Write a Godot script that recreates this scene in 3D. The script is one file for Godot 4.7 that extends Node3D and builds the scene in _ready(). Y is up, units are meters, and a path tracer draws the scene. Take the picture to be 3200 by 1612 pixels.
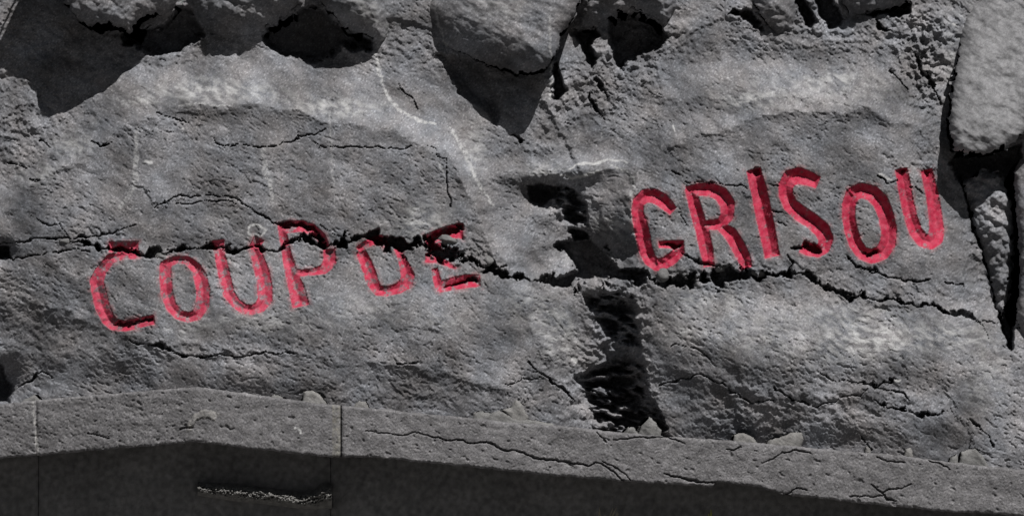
extends Node3D
# A weathered rock face with red carved lettering above a stone coping.
# Lengths that come from the photograph are kept in "p" units: 1 p = 1.5 mm.

const S := 0.0015
const STEP := 2.8
const X0 := -210.0
const Y0 := -230.0
const NX := 1294
const NY := 620

var cam_pos := Vector3(0, 1.6, 9.0)
var cam_fwd: Vector3
var cam_up: Vector3
var cam_right: Vector3
var cam_dist := 1.0

var taken := {}
var zs := PackedFloat32Array()      # rock relief in p, towards the viewer
var cut := PackedFloat32Array()     # cracks
var lcut := PackedFloat32Array()    # carved grooves
var lsd := PackedFloat32Array()     # distance to the edge of the painted strokes
var lid := PackedByteArray()
var wax := PackedFloat32Array()
var way := PackedFloat32Array()
var pale := PackedFloat32Array()    # mineral veins, chalk marks, droppings
var rough := PackedFloat32Array()
var fine_z := PackedFloat32Array()  # grain, pores and flakes

# ------------------------------------------------------------------ camera, light
func setup_view() -> void:
	var target := Vector3(0, 1.6 + 444.0 * S, 0)
	var cam := Camera3D.new()
	cam.name = "camera"
	add_child(cam)
	cam.look_at_from_position(cam_pos, target, Vector3.UP)
	cam_fwd = (target - cam_pos).normalized()
	cam_right = cam_fwd.cross(Vector3.UP).normalized()
	cam_up = cam_right.cross(cam_fwd)
	cam_dist = (target - cam_pos).length()
	cam.fov = rad_to_deg(2.0 * atan(806.0 * S / cam_dist))
	cam.near = 0.05
	cam.far = 200.0
	cam.current = true
	var env := Environment.new()
	env.background_mode = Environment.BG_SKY
	var sky_mat := ProceduralSkyMaterial.new()
	sky_mat.sky_top_color = Color(0.43, 0.45, 0.48)
	sky_mat.sky_horizon_color = Color(0.6, 0.6, 0.61)
	sky_mat.ground_bottom_color = Color(0.09, 0.085, 0.08)
	sky_mat.ground_horizon_color = Color(0.14, 0.135, 0.13)
	sky_mat.sky_curve = 0.12
	var sky := Sky.new()
	sky.sky_material = sky_mat
	env.sky = sky
	env.background_energy_multiplier = 0.55
	env.tonemap_mode = Environment.TONE_MAPPER_LINEAR
	env.tonemap_exposure = 1.3
	env.sdfgi_enabled = true
	env.ssao_enabled = true
	env.ssil_enabled = true
	var we := WorldEnvironment.new()
	we.name = "environment"
	we.environment = env
	add_child(we)
	var sun := DirectionalLight3D.new()
	sun.name = "sun"
	sun.light_energy = 1.6
	sun.light_color = Color(1.0, 0.99, 0.985)
	sun.light_angular_distance = 0.5
	sun.shadow_enabled = true
	add_child(sun)
	sun.look_at_from_position(Vector3(0.31, 0.8, 0.53), Vector3.ZERO, Vector3.UP)

func pt(px: float, py: float, z: float) -> Vector3:
	# the point on the sight line of a photo position at depth z (p units)
	var d := cam_fwd * cam_dist + cam_right * ((px - 1600.0) * S) + cam_up * ((806.0 - py) * S)
	var t := (z * S - cam_pos.z) / d.z
	return cam_pos + d * t

# ------------------------------------------------------------------ helpers
func numbered(called: String) -> String:
	if not taken.has(called):
		taken[called] = 0
		return called
	taken[called] += 1
	return "%s_%03d" % [called, taken[called]]

func thing(called: String, label: String, category: String, at := Vector3.ZERO, group := "") -> Node3D:
	var o := Node3D.new()
	o.name = numbered(called)
	add_child(o)
	o.position = at
	o.set_meta("label", label)
	o.set_meta("category", category)
	if group != "":
		o.set_meta("group", group)
	return o

func commit(called: String, v: PackedVector3Array, n: PackedVector3Array, c: PackedColorArray, idx: PackedInt32Array, mat: Material, parent: Node3D) -> MeshInstance3D:
	var a := []
	a.resize(Mesh.ARRAY_MAX)
	var base := Vector3.ZERO
	if parent != self:
		base = parent.position
	if base != Vector3.ZERO:
		for i in v.size():
			v[i] -= base
	a[Mesh.ARRAY_VERTEX] = v
	a[Mesh.ARRAY_NORMAL] = n
	a[Mesh.ARRAY_COLOR] = c
	a[Mesh.ARRAY_INDEX] = idx
	var m := ArrayMesh.new()
	m.add_surface_from_arrays(Mesh.PRIMITIVE_TRIANGLES, a)
	var o := MeshInstance3D.new()
	o.name = called
	o.mesh = m
	o.material_override = mat
	parent.add_child(o, true)
	return o

func fnl(sd: int, wl: float, oct := 3, kind := FastNoiseLite.TYPE_SIMPLEX_SMOOTH, ridged := false) -> FastNoiseLite:
	var f := FastNoiseLite.new()
	f.seed = sd
	f.noise_type = kind
	f.frequency = 1.0 / wl
	f.fractal_octaves = oct
	if oct <= 1:
		f.fractal_type = FastNoiseLite.FRACTAL_NONE
	elif ridged:
		f.fractal_type = FastNoiseLite.FRACTAL_RIDGED
	else:
		f.fractal_type = FastNoiseLite.FRACTAL_FBM
	return f

var n_warp_a := fnl(11, 60.0, 3)
var n_warp_b := fnl(12, 60.0, 3)
var n_big := fnl(1, 330.0, 3)
var n_mid := fnl(2, 85.0, 3)
var n_ridge := fnl(3, 120.0, 4, FastNoiseLite.TYPE_SIMPLEX_SMOOTH, true)
var n_grain := fnl(4, 26.0, 3)
var n_fine := fnl(5, 9.0, 2)
var n_pit := fnl(6, 30.0, 2)
var n_crag := fnl(7, 55.0, 4, FastNoiseLite.TYPE_SIMPLEX_SMOOTH, true)
var n_tone := fnl(8, 260.0, 4)
var n_speck := fnl(9, 7.0, 1)
var n_wear := fnl(10, 24.0, 4)
var n_cell := fnl(13, 46.0, 1, FastNoiseLite.TYPE_CELLULAR)
var n_rubble := fnl(14, 40.0, 2, FastNoiseLite.TYPE_CELLULAR)
var n_flake := flake_noise(15, 95.0)
var n_block := flake_noise(16, 17.0)
var n_streak := fnl(17, 15.0, 2)
var n_where := fnl(18, 300.0, 3)
var n_slab := flake_noise(19, 210.0)
var n_rib := fnl(20, 34.0, 3)

func flake_noise(sd: int, wl: float) -> FastNoiseLite:
	var f := fnl(sd, wl, 1, FastNoiseLite.TYPE_CELLULAR)
	f.cellular_return_type = FastNoiseLite.RETURN_CELL_VALUE
	f.domain_warp_enabled = true
	f.domain_warp_amplitude = wl * 0.5
	f.domain_warp_frequency = 1.6 / wl
	return f

func rock_material(ruf := 0.92) -> StandardMaterial3D:
	var m := StandardMaterial3D.new()
	m.vertex_color_use_as_albedo = true
	m.roughness = ruf
	m.metallic_specular = 0.25
	var img := Image.create(512, 512, false, Image.FORMAT_RGB8)
	var a := fnl(21, 5.0, 3)
	var b := fnl(22, 60.0, 3)
	for y in 512:
		for x in 512:
			# blended over the border so that the tile wraps
			var fx := clampf((x - 448) / 64.0, 0, 1)
			var fy := clampf((y - 448) / 64.0, 0, 1)
			var v := lerpf(a.get_noise_2d(x, y) + 0.5 * b.get_noise_2d(x, y), a.get_noise_2d(x - 512, y) + 0.5 * b.get_noise_2d(x - 512, y), fx)
			if fy > 0.0:
				var v2 := lerpf(a.get_noise_2d(x, y - 512) + 0.5 * b.get_noise_2d(x, y - 512), a.get_noise_2d(x - 512, y - 512) + 0.5 * b.get_noise_2d(x - 512, y - 512), fx)
				v = lerpf(v, v2, fy)
			var g := clampf(0.86 + 0.3 * v, 0.3, 1.0)
			img.set_pixel(x, y, Color(g, g, g))
	img.generate_mipmaps()
	m.albedo_texture = ImageTexture.create_from_image(img)
	m.uv1_triplanar = true
	m.uv1_world_triplanar = true
	m.uv1_scale = Vector3(2.6, 2.6, 2.6)
	return m

# ------------------------------------------------------------------ rock relief
const MACRO_Y := 100.0
const MACRO := [
	[-120, -100, -90, -90, -90, -90, -90, -90, -90, -110, -120, -110, -105, -100, -95, -80, -60],
	[-120, -120, -100, -100, -100, -100, -95, -90, -95, -110, -110, -92, -82, -78, -74, -80, -60],
	[-110, -110, -90, -80, -76, -78, -85, -90, -90, -95, -85, -64, -54, -50, -50, -70, -50],
	[-95, -80, -35, 8, 16, 10, -30, -74, -85, -85, -60, -28, 8, 14, 6, -60, -40],
	[-80, -45, 8, 22, 24, 24, 16, -30, -75, -75, -40, 2, 18, 22, 16, -50, -40],
	[-65, -8, 18, 24, 26, 26, 24, 2, -65, -58, -20, 8, 18, 22, 18, -60, -60],
	[-50, -5, 20, 26, 28, 28, 26, 5, -50, -70, -5, 12, 20, 23, 18, -80, -80],
	[-40, 5, 20, 26, 28, 28, 28, 15, -35, -70, 0, 14, 20, 22, 18, -50, -100],
	[-60, 0, 16, 22, 26, 26, 24, 16, -15, -50, 0, 15, 22, 24, 20, -5, -110],
	[-85, -6, 26, 42, 46, 46, 42, 34, 5, -50, 0, 8, 16, 20, 14, 8, -110],
	[-100, -16, 32, 58, 66, 64, 58, 48, 12, -60, -15, 28, 46, 50, 42, 20, -70],
	[-115, -34, 18, 46, 62, 62, 54, 44, 12, -70, -25, 38, 72, 78, 68, 25, -20],
	[-130, -62, -8, 18, 40, 44, 34, 18, 0, -75, -45, 12, 60, 72, 62, 22, -5],
	[-100, -60, -25, 0, 15, 18, 10, -5, -25, -85, -60, -22, 32, 50, 46, 10, 0],
	[-120, -80, -50, -25, -10, -10, -15, -30, -50, -100, -80, -55, -10, 15, 20, 5, 0],
]

# extra lobes: x, y, rx, ry, height
const LOBES := [
	[1700, 545, 150, 30, 26], [1830, 520, 130, 30, 22], [1690, 610, 50, 38, -70],
	[1760, 690, 40, 70, -30], [1860, 800, 120, 60, -60], [1905, 640, 60, 60, 14],
	[1640, 780, 80, 60, 22], [1930, 1090, 55, 150, -45], [1870, 1230, 90, 90, -45],
	[1730, 1080, 70, 120, 16], [1890, 895, 60, 28, 30],
	[740, 1175, 230, 55, 16], [300, 1100, 160, 60, 10], [1000, 1180, 120, 45, 10],
	[2600, 1060, 330, 90, 14], [2700, 1330, 260, 60, 16], [3050, 1290, 120, 160, 16],
	[1460, 620, 40, 120, 10], [560, 640, 260, 26, 5], [2560, 430, 300, 60, 6],
	[2200, 300, 220, 40, 12], [1960, 330, 120, 60, -10], [1750, 420, 120, 70, 10],
	[15, 1200, 45, 60, -70], [8, 790, 30, 30, -60], [2350, 180, 200, 40, -16],
	[3060, 760, 70, 200, -70], [3090, 620, 45, 60, 45], [3110, 960, 60, 120, -50],
	[1500, 900, 120, 140, 10], [2050, 1000, 50, 130, 6],
	[1130, 20, 80, 70, 42], [740, 50, 110, 70, 34], [500, 20, 60, 40, 20], [1960, -10, 120, 50, 36], [1830, 30, 50, 50, 26], [2450, -10, 60, 60, 20],
]

# folds where the face turns: slope and reach on the outer side (left of the way along), the same on the inner side, then x, y
const FOLDS := [
	[1.25, 85.0, 0.42, 60.0, [-60, 740], [40, 640], [120, 562], [250, 486], [400, 390], [500, 346], [600, 328], [760, 326], [900, 346], [1030, 382], [1170, 398], [1300, 436], [1400, 486], [1450, 570], [1505, 690], [1580, 830], [1600, 900]],
	[1.15, 80.0, 0.4, 60.0, [2010, 860], [1985, 760], [1978, 640], [1990, 540], [2060, 468], [2200, 415], [2350, 370], [2500, 345], [2700, 340], [2850, 385], [2930, 450], [2985, 560], [3020, 640]],
	[1.3, 45.0, 0.2, 50.0, [2110, 1400], [2050, 1280], [2006, 1120], [1985, 1000], [1960, 900]],
	[0.2, 60.0, 0.2, 60.0, [2030, 1120], [2300, 1218], [2500, 1230], [2750, 1220], [2900, 1280], [3060, 1390]],
	[0.25, 60.0, 0.42, 55.0, [40, 900], [200, 980], [400, 1045], [470, 1075], [930, 1108], [1200, 1135], [1500, 1190], [1640, 1240]],
	[0.75, 60.0, 0.3, 45.0, [1530, 800], [1620, 920], [1690, 1060], [1740, 1170], [1830, 1330]],
	[0.6, 42.0, 0.7, 26.0, [1600, 570], [1700, 552], [1800, 548], [1880, 534], [2000, 528]],
	[0.5, 70.0, 0.1, 40.0, [1560, 440], [1680, 470], [1800, 440], [1900, 400], [2050, 360], [2250, 250], [2400, 190]],
]

# stepped ribs in the cleft: x, y, rx, ry, strength
const RIBS := [[1925, 960, 60, 70, 1.2], [1950, 1040, 60, 60, 1.0], [1920, 1190, 90, 80, 1.0], [1780, 650, 45, 70, 1.2], [1890, 1290, 80, 50, 0.7], [1960, 150, 100, 80, 0.5], [2890, 150, 60, 110, 0.8], [1760, 260, 60, 60, 0.8]]

# craggy places: x, y, rx, ry, strength
const CRAGS := [
	[1750, 620, 70, 90, 1.0], [1990, 140, 170, 120, 1.0], [1780, 330, 160, 90, 0.8],
	[1930, 1010, 80, 130, 1.5], [1900, 1240, 130, 110, 1.4], [1860, 810, 160, 60, 0.7],
	[3080, 700, 70, 260, 1.2], [2880, 170, 90, 130, 1.6], [2560, 70, 240, 90, 0.9],
	[130, 250, 260, 200, 0.5], [40, 420, 120, 120, 0.4], [500, 140, 180, 70, 0.6],
	[1460, 790, 110, 60, 1.0], [1420, 170, 120, 90, 0.5], [2350, 1270, 200, 90, 0.5],
	[2900, 330, 40, 160, 0.9], [1140, 40, 90, 60, 0.3], [700, 1100, 280, 30, 0.5], [2250, 850, 250, 40, 0.8],
	[2750, 930, 260, 50, 0.8], [160, 1010, 180, 130, 0.35], [1300, 1230, 260, 60, 0.35],
	[2750, 1250, 260, 80, 0.4], [1130, 130, 160, 80, 0.4],
]

const MAIN_CRACK := [
	[-320, 770, 3], [-100, 765, 3], [60, 752, 3], [172, 744, 8], [259, 754, 22], [302, 772, 26], [367, 782, 26], [431, 790, 24], [474, 797, 22],
	[518, 791, 20], [561, 778, 15], [625, 776, 17], [669, 773, 20], [733, 784, 22], [798, 769, 22], [835, 778, 14], [866, 790, 10], [897, 755, 18], [935, 744, 24],
	[971, 748, 32], [1014, 764, 34], [1057, 764, 34], [1102, 745, 30], [1158, 733, 32], [1222, 752, 52], [1274, 758, 54], [1317, 772, 56],
	[1373, 795, 46], [1438, 808, 44], [1485, 818, 40], [1524, 836, 30], [1568, 854, 24], [1654, 876, 24], [1740, 874, 36], [1783, 866, 62],
	[1826, 850, 80], [1913, 836, 70], [1985, 860, 40], [2042, 878, 30], [2085, 886, 30], [2150, 877, 32], [2208, 872, 40], [2242, 876, 46],
	[2294, 856, 34], [2359, 864, 36], [2402, 852, 32], [2445, 856, 26], [2488, 852, 22], [2531, 866, 18], [2574, 894, 16], [2618, 912, 15],
	[2661, 929, 18], [2704, 930, 15], [2725, 938, 15], [2773, 931, 18], [2812, 942, 15], [2855, 948, 14], [2920, 955, 16], [2963, 974, 20],
	[2997, 980, 14], [3062, 1000, 6], [3150, 1020, 3], [3450, 1060, 3],
]

const CRACKS := [
	[[487, 350, 3], [539, 367, 6], [587, 386, 3]],
	[[928, 422, 5], [953, 429, 11], [985, 420, 8], [1014, 406, 3]],
	[[669, 444, 3], [699, 459, 5], [759, 451, 4], [828, 464, 5], [906, 444, 4], [932, 428, 3]],
	[[970, 440, 3], [1010, 462, 5], [1076, 461, 3]],
	[[1050, 459, 3], [1150, 462, 4], [1244, 466, 4], [1292, 451, 3]],
	[[1335, 455, 2], [1361, 466, 4], [1369, 487, 4], [1395, 492, 5], [1397, 560, 5], [1398, 600, 5], [1410, 645, 9]],
	[[1244, 267, 4], [1283, 302, 6], [1309, 345, 4]],
	[[474, 655, 3], [515, 630, 5], [561, 612, 4], [605, 614, 3], [647, 610, 4], [707, 614, 4], [751, 629, 4], [802, 664, 6], [841, 686, 6], [872, 706, 8]],
	[[548, 640, 2], [590, 634, 3], [638, 625, 4], [690, 628, 3], [740, 636, 3]],
	[[82, 672, 4], [129, 694, 5], [190, 707, 4], [211, 733, 4]],
	[[200, 742, 8], [260, 738, 10], [330, 732, 5], [370, 722, 3], [423, 702, 3]],
	[[20, 503, 4], [45, 514, 7], [80, 528, 4]], [[92, 562, 4], [120, 563, 4]],
	[[0, 780, 18], [28, 786, 14], [39, 812, 7], [108, 796, 5], [172, 786, 5], [237, 776, 4], [276, 786, 3]],
	[[1001, 700, 4], [1030, 722, 5], [1055, 740, 8]],
	[[467, 1074, 8], [500, 1086, 16], [545, 1100, 14], [576, 1112, 8], [628, 1116, 8], [693, 1110, 7], [736, 1116, 8], [801, 1106, 6], [866, 1099, 9], [905, 1102, 10], [931, 1110, 5]],
	[[400, 1068, 3], [440, 1072, 5], [467, 1076, 7]],
	[[50, 1214, 7], [90, 1188, 8], [130, 1158, 5], [165, 1180, 3]],
	[[1652, 1135, 5], [1699, 1171, 10], [1751, 1214, 9], [1795, 1242, 7]],
	[[1582, 1203, 8], [1626, 1188, 6], [1691, 1180, 5]], [[1236, 1140, 4], [1266, 1144, 6], [1318, 1130, 3]],
	[[2100, 1076, 4], [2165, 1085, 5], [2217, 1119, 5], [2238, 1145, 4]],
	[[2060, 1205, 4], [2130, 1185, 5], [2190, 1170, 4], [2260, 1200, 5], [2308, 1234, 7], [2351, 1258, 6], [2420, 1253, 4]],
	[[2420, 1214, 4], [2468, 1240, 10], [2502, 1255, 8], [2559, 1273, 5], [2611, 1253, 5], [2637, 1237, 4], [2693, 1240, 5], [2715, 1214, 5]],
	[[2565, 1168, 3], [2611, 1188, 5], [2676, 1188, 6], [2715, 1204, 14], [2784, 1193, 9]],
	[[2715, 1204, 10], [2775, 1215, 6], [2827, 1227, 6], [2845, 1253, 5]],
	[[2732, 1245, 4], [2775, 1271, 14], [2827, 1281, 14], [2879, 1298, 22], [2922, 1292, 12], [2966, 1279, 5]],
	[[2697, 1366, 4], [2723, 1410, 6]], [[3025, 1307, 5], [3060, 1330, 8], [3095, 1370, 8], [3110, 1400, 5]],
	[[2143, 569, 4], [2210, 572, 4], [2272, 578, 4], [2316, 575, 5], [2340, 592, 4]], [[2400, 572, 4], [2434, 583, 5]],
	[[2743, 547, 4], [2773, 572, 9], [2807, 566, 4]], [[2844, 586, 3], [2870, 590, 4], [2892, 601, 4]],
	[[2412, 658, 5], [2447, 666, 6]], [[2428, 690, 4], [2458, 702, 3]],
	[[2100, 535, 4], [2128, 546, 7]], [[2130, 677, 5], [2146, 700, 5]],
	[[2656, 806, 8], [2674, 832, 12], [2713, 841, 8], [2756, 858, 8], [2807, 871, 7], [2855, 880, 8], [2907, 875, 4]],
	[[2958, 886, 4], [3010, 894, 4]], [[2134, 793, 8], [2165, 815, 8], [2229, 832, 7], [2294, 834, 5]],
	[[2464, 790, 4], [2476, 815, 7], [2466, 852, 6]], [[2471, 781, 9], [2503, 774, 12]],
	[[3062, 996, 5], [3079, 1026, 8], [3092, 1058, 6]], [[2690, 905, 4], [2684, 930, 6]], [[2845, 915, 5], [2860, 935, 7]],
	[[2780, 220, 4], [2820, 262, 5], [2840, 275, 3]],
	[[1905, 300, 14], [1860, 250, 10]], [[1840, 300, 10], [1868, 345, 18], [1890, 372, 12]],
	[[1765, 378, 10], [1785, 388, 12]], [[1600, 425, 6], [1625, 440, 12], [1640, 440, 6]],
	[[2860, 175, 10], [2890, 230, 20], [2925, 280, 16], [2940, 330, 10]],
	[[2738, 62, 8], [2752, 88, 14], [2790, 96, 8]],
	[[280, 445, 8], [310, 460, 12], [345, 440, 6]], [[120, 440, 10], [160, 460, 6]],
]

# deep hollows and notches, and one dip added for shade: depth, softness of the brink, outline
const HOLLOWS := [
	[130, 14, [548, 17], [595, 22], [613, 56], [638, 104], [604, 134], [552, 168], [500, 183], [470, 173], [431, 151], [385, 138], [370, 100], [453, 82], [518, 78], [535, 43]],
	[150, 16, [820, 108], [841, 86], [884, 60], [949, 22], [992, 19], [1035, 56], [1055, 70], [1089, 91], [1128, 104], [1171, 138], [1158, 164], [1106, 160], [1072, 142], [1053, 168], [988, 194], [932, 185], [889, 190], [863, 164], [820, 129]],
	[120, 14, [1783, 78], [1801, 100], [1865, 82], [1870, 112], [1844, 142], [1870, 181], [1848, 222], [1835, 185], [1809, 138]],
	[150, 16, [1900, 65], [1913, 41], [1977, 35], [2042, 56], [2077, 86], [2085, 121], [2068, 147], [1999, 181], [1969, 190], [1947, 226], [1930, 231], [1913, 185], [1900, 129]],
	[60, 30, [1362, 165], [1440, 172], [1520, 210], [1570, 300], [1556, 400], [1500, 338], [1430, 288]],  # added dip, shaped like the cast shadow of the smooth boulder, to darken it
	[110, 12, [1727, 210], [1740, 194], [1762, 233], [1770, 276], [1749, 313], [1723, 313]],
	[100, 14, [2273, 43], [2290, 26], [2342, 30], [2367, 56], [2380, 78], [2387, 103], [2367, 93], [2333, 71], [2307, 52]],
	[110, 12, [2484, 10], [2500, -30], [2527, 6], [2544, 43], [2557, 78], [2536, 95], [2514, 82], [2501, 47]],
	[130, 12, [2540, -10], [2560, -50], [2605, -10], [2626, 26], [2648, 60], [2622, 82], [2596, 93], [2570, 69], [2553, 26]],
	[100, 10, [2704, 52], [2717, 35], [2782, 30], [2799, 14], [2846, 10], [2851, 39], [2807, 62], [2770, 52]],
	[110, 10, [1645, 578], [1697, 569], [1744, 582], [1757, 612], [1723, 627], [1680, 642], [1654, 638]],
	[115, 22, [1732, 578], [1795, 578], [1825, 620], [1842, 700], [1870, 765], [1778, 775], [1768, 690], [1738, 640]],
	[120, 12, [1727, 767], [1762, 748], [1848, 744], [1891, 780], [1934, 832], [2020, 845], [2035, 868], [1990, 880], [1890, 868], [1840, 880], [1760, 905], [1700, 880], [1740, 868], [1800, 841], [1775, 805]],
	[115, 34, [1815, 915], [1880, 905], [1965, 920], [1990, 960], [1996, 1020], [2010, 1080], [1960, 1090], [1900, 1060], [1860, 1000]],
	[115, 40, [1790, 1180], [1850, 1150], [1920, 1110], [1990, 1110], [2030, 1180], [2050, 1260], [2110, 1370], [1860, 1370], [1830, 1270]],
	[170, 10, [2966, 508], [3012, 600], [3052, 740], [3100, 900], [3146, 1085], [3160, 1100], [3172, 1050], [3190, 900], [3195, 700], [3190, 500], [3200, 440], [3100, 470], [2985, 480]],
	[46, 7, [1385, 897], [1440, 874], [1490, 861], [1499, 880], [1440, 889], [1390, 902]],
	[50, 7, [1325, 747], [1375, 718], [1415, 703], [1446, 702], [1450, 718], [1400, 738], [1350, 758]],
	[42, 6, [2504, 768], [2516, 752], [2548, 766], [2574, 786], [2550, 794]],
	[36, 6, [2072, 764], [2136, 752], [2122, 770], [2100, 784]],
	[42, 7, [870, 700], [900, 695], [943, 693], [985, 708], [1012, 745], [1006, 756], [985, 730], [940, 712], [880, 718]],
	[30, 6, [350, 1012], [368, 1003], [420, 1004], [470, 990], [480, 1002], [400, 1016]],
	[34, 6, [2696, 786], [2730, 782], [2752, 776], [2745, 798], [2722, 804]],
	[22, 6, [2345, 532], [2372, 526], [2382, 546], [2362, 556]], [22, 5, [2806, 528], [2838, 532], [2822, 546]], [22, 5, [2886, 534], [2914, 534], [2898, 550]],
	[90, 14, [-30, 1130], [8, 1140], [22, 1180], [45, 1220], [30, 1262], [-30, 1270]],
	[80, 5, [-30, 764], [26, 766], [32, 800], [40, 812], [14, 806], [-30, 806]],
]

# strokes of the inscription: x, y, width
const LETTERS := [
	["C", [[[424, 772, 34], [345, 772, 34]], [[428, 799, 20], [380, 798, 26], [345, 808, 30], [314, 844, 36], [300, 879, 44], [307, 914, 46], [318, 958, 46], [335, 996, 42], [354, 1014, 36], [390, 1019, 32], [431, 1009, 32], [474, 1000, 30]]]],
	["O", [[[516, 830, 36], [515, 861, 38], [519, 914, 38], [532, 955, 36], [557, 983, 32], [587, 992, 32], [616, 982, 34], [632, 950, 42], [633, 908, 44], [625, 867, 42], [608, 834, 34], [583, 813, 26], [557, 811, 22], [530, 818, 26], [516, 830, 36]]]],
	["U", [[[680, 757, 40], [685, 792, 32], [694, 836, 36], [703, 877, 38], [714, 918, 36], [735, 947, 32], [761, 965, 30], [788, 968, 30], [812, 958, 36], [828, 932, 46], [826, 894, 48], [817, 847, 46], [803, 803, 38], [791, 775, 30], [806, 750, 34]]]],
	["P", [[[880, 716, 26], [886, 745, 26], [892, 780, 28], [900, 818, 34], [913, 865, 42], [928, 909, 52], [938, 950, 54]], [[876, 716, 34], [908, 708, 36], [943, 707, 36], [972, 716, 34], [1001, 739, 30], [1016, 766, 22]], [[1028, 786, 38], [1030, 815, 40], [1014, 840, 32], [978, 850, 22], [943, 853, 20], [910, 850, 20]]]],
	["D", [[[1124, 778, 24], [1142, 764, 22], [1165, 752, 24], [1190, 752, 36], [1205, 766, 20]], [[1128, 790, 32], [1143, 822, 38], [1155, 854, 40], [1163, 880, 38], [1180, 908, 32], [1207, 911, 28], [1244, 901, 34], [1268, 884, 42], [1274, 864, 42], [1267, 840, 36], [1256, 812, 26], [1242, 782, 18]]]],
	["E", [[[1335, 748, 34], [1377, 733, 38], [1417, 722, 42], [1440, 722, 48]], [[1345, 772, 22], [1372, 768, 20]], [[1336, 807, 28], [1364, 812, 22], [1398, 824, 16], [1418, 838, 12]], [[1359, 846, 20], [1366, 875, 26], [1374, 900, 26]], [[1376, 896, 34], [1417, 886, 42], [1456, 879, 42], [1494, 877, 40]]]],
	["G", [[[2100, 655, 32], [2088, 644, 38], [2067, 624, 44], [2044, 612, 46], [2017, 612, 42], [1996, 630, 36], [1992, 660, 38], [2001, 696, 44], [2009, 737, 46], [2017, 778, 44], [2031, 811, 40], [2052, 828, 36], [2078, 822, 36], [2104, 806, 38], [2122, 786, 36], [2124, 770, 30]], [[2130, 768, 36], [2100, 764, 26], [2066, 764, 22]]]],
	["R", [[[2159, 596, 34], [2170, 637, 38], [2184, 684, 40], [2198, 731, 42], [2208, 778, 42], [2216, 826, 34]], [[2152, 597, 32], [2184, 592, 38], [2222, 592, 42], [2255, 608, 46], [2274, 637, 46], [2274, 672, 42], [2256, 698, 34], [2231, 702, 32], [2199, 704, 28]], [[2254, 708, 30], [2284, 731, 42], [2304, 763, 44], [2322, 798, 44], [2334, 832, 36]]]],
	["I", [[[2357, 536, 46], [2372, 593, 50], [2387, 666, 52], [2401, 731, 50], [2414, 796, 48]]]],
	["S", [[[2552, 568, 40], [2526, 557, 46], [2497, 549, 52], [2471, 556, 50], [2457, 580, 46], [2457, 608, 44], [2472, 641, 46], [2502, 667, 50], [2538, 690, 50], [2569, 717, 50], [2583, 746, 46], [2576, 774, 40], [2556, 785, 38], [2529, 779, 42], [2512, 772, 40]]]],
	["O", [[[2666, 606, 44], [2654, 641, 42], [2653, 676, 42], [2661, 720, 42], [2675, 761, 42], [2696, 791, 42], [2728, 802, 44], [2760, 788, 48], [2777, 758, 50], [2780, 720, 50], [2771, 676, 50], [2754, 632, 50], [2728, 604, 50], [2693, 595, 46], [2666, 606, 44]]]],
	["U", [[[2819, 534, 40], [2828, 582, 42], [2837, 632, 42], [2849, 682, 42], [2863, 723, 42], [2884, 750, 42], [2909, 757, 44], [2926, 744, 48], [2929, 711, 46], [2924, 664, 42], [2915, 611, 40], [2905, 567, 38], [2898, 537, 38]]]],
]

# pale mineral veins and chalk marks: x, y, width, strength in the first entry
const VEINS := [
	[0.8, [1172, 165, 8], [1184, 237, 9], [1214, 302, 9], [1244, 341, 12], [1309, 375, 8], [1360, 388, 5]],
	[0.8, [1408, 393, 7], [1438, 449, 10], [1464, 500, 14], [1486, 552, 9], [1540, 640, 6]],
	[0.7, [1714, 47, 6], [1716, 129, 8], [1723, 207, 6], [1721, 311, 6]],
	[0.5, [1356, 0, 5], [1367, 78, 6], [1395, 142, 6]],
	[0.5, [1120, -20, 8], [1140, 60, 10], [1216, 80, 8], [1180, 150, 8]],
	[0.95, [1757, 548, 6], [1783, 556, 9], [1826, 552, 11], [1870, 535, 7]],
	[0.85, [1779, 526, 5], [1826, 513, 7], [1913, 500, 6], [1960, 508, 4]],
	[0.8, [1913, 518, 6], [1956, 535, 8], [1978, 556, 7], [1978, 625, 7], [1977, 694, 7], [1986, 735, 6], [1998, 785, 5]],
	[0.55, [428, 400, 6], [424, 470, 14], [420, 560, 18], [405, 610, 16], [375, 650, 10]],
	[0.5, [820, 470, 12], [828, 530, 18], [846, 585, 10], [850, 630, 8]],
	[0.45, [1030, 300, 4], [1032, 450, 4], [1040, 560, 4], [1045, 660, 3]],
	[0.5, [1369, 487, 6], [1380, 530, 6], [1395, 570, 5]],
	[0.9, [775, 715, 7], [785, 705, 8], [812, 704, 7], [829, 718, 7], [815, 732, 6], [785, 734, 7], [773, 722, 7]],
	[0.95, [456, 504, 9], [470, 508, 9]], [0.9, [570, 404, 5], [574, 404, 5]], [0.9, [840, 583, 6], [852, 592, 8]],
	[0.9, [2750, 545, 8], [2772, 556, 12], [2785, 560, 6]], [0.95, [2102, 392, 5], [2106, 405, 6]],
	[0.95, [2982, 72, 7], [2986, 78, 7]], [0.8, [3130, 28, 10], [3155, 34, 16]],
	[0.95, [2800, 1190, 9], [2812, 1192, 10]], [0.8, [2118, 1045, 6], [2135, 1036, 9], [2150, 1048, 8]],
	[0.9, [1790, 1120, 14], [1800, 1132, 14]], [0.75, [1385, 1005, 6], [1400, 1016, 9]], [0.7, [930, 1005, 6], [950, 1012, 8]],
	[0.7, [448, 963, 5], [486, 970, 4]], [0.7, [1240, 735, 3], [1255, 722, 3]],
	[0.75, [1890, 395, 5], [1880, 430, 4]], [0.6, [2300, 320, 9], [2350, 312, 10], [2420, 290, 8]],
	[0.55, [560, 330, 7], [640, 322, 6], [720, 330, 5]],
]

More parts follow.
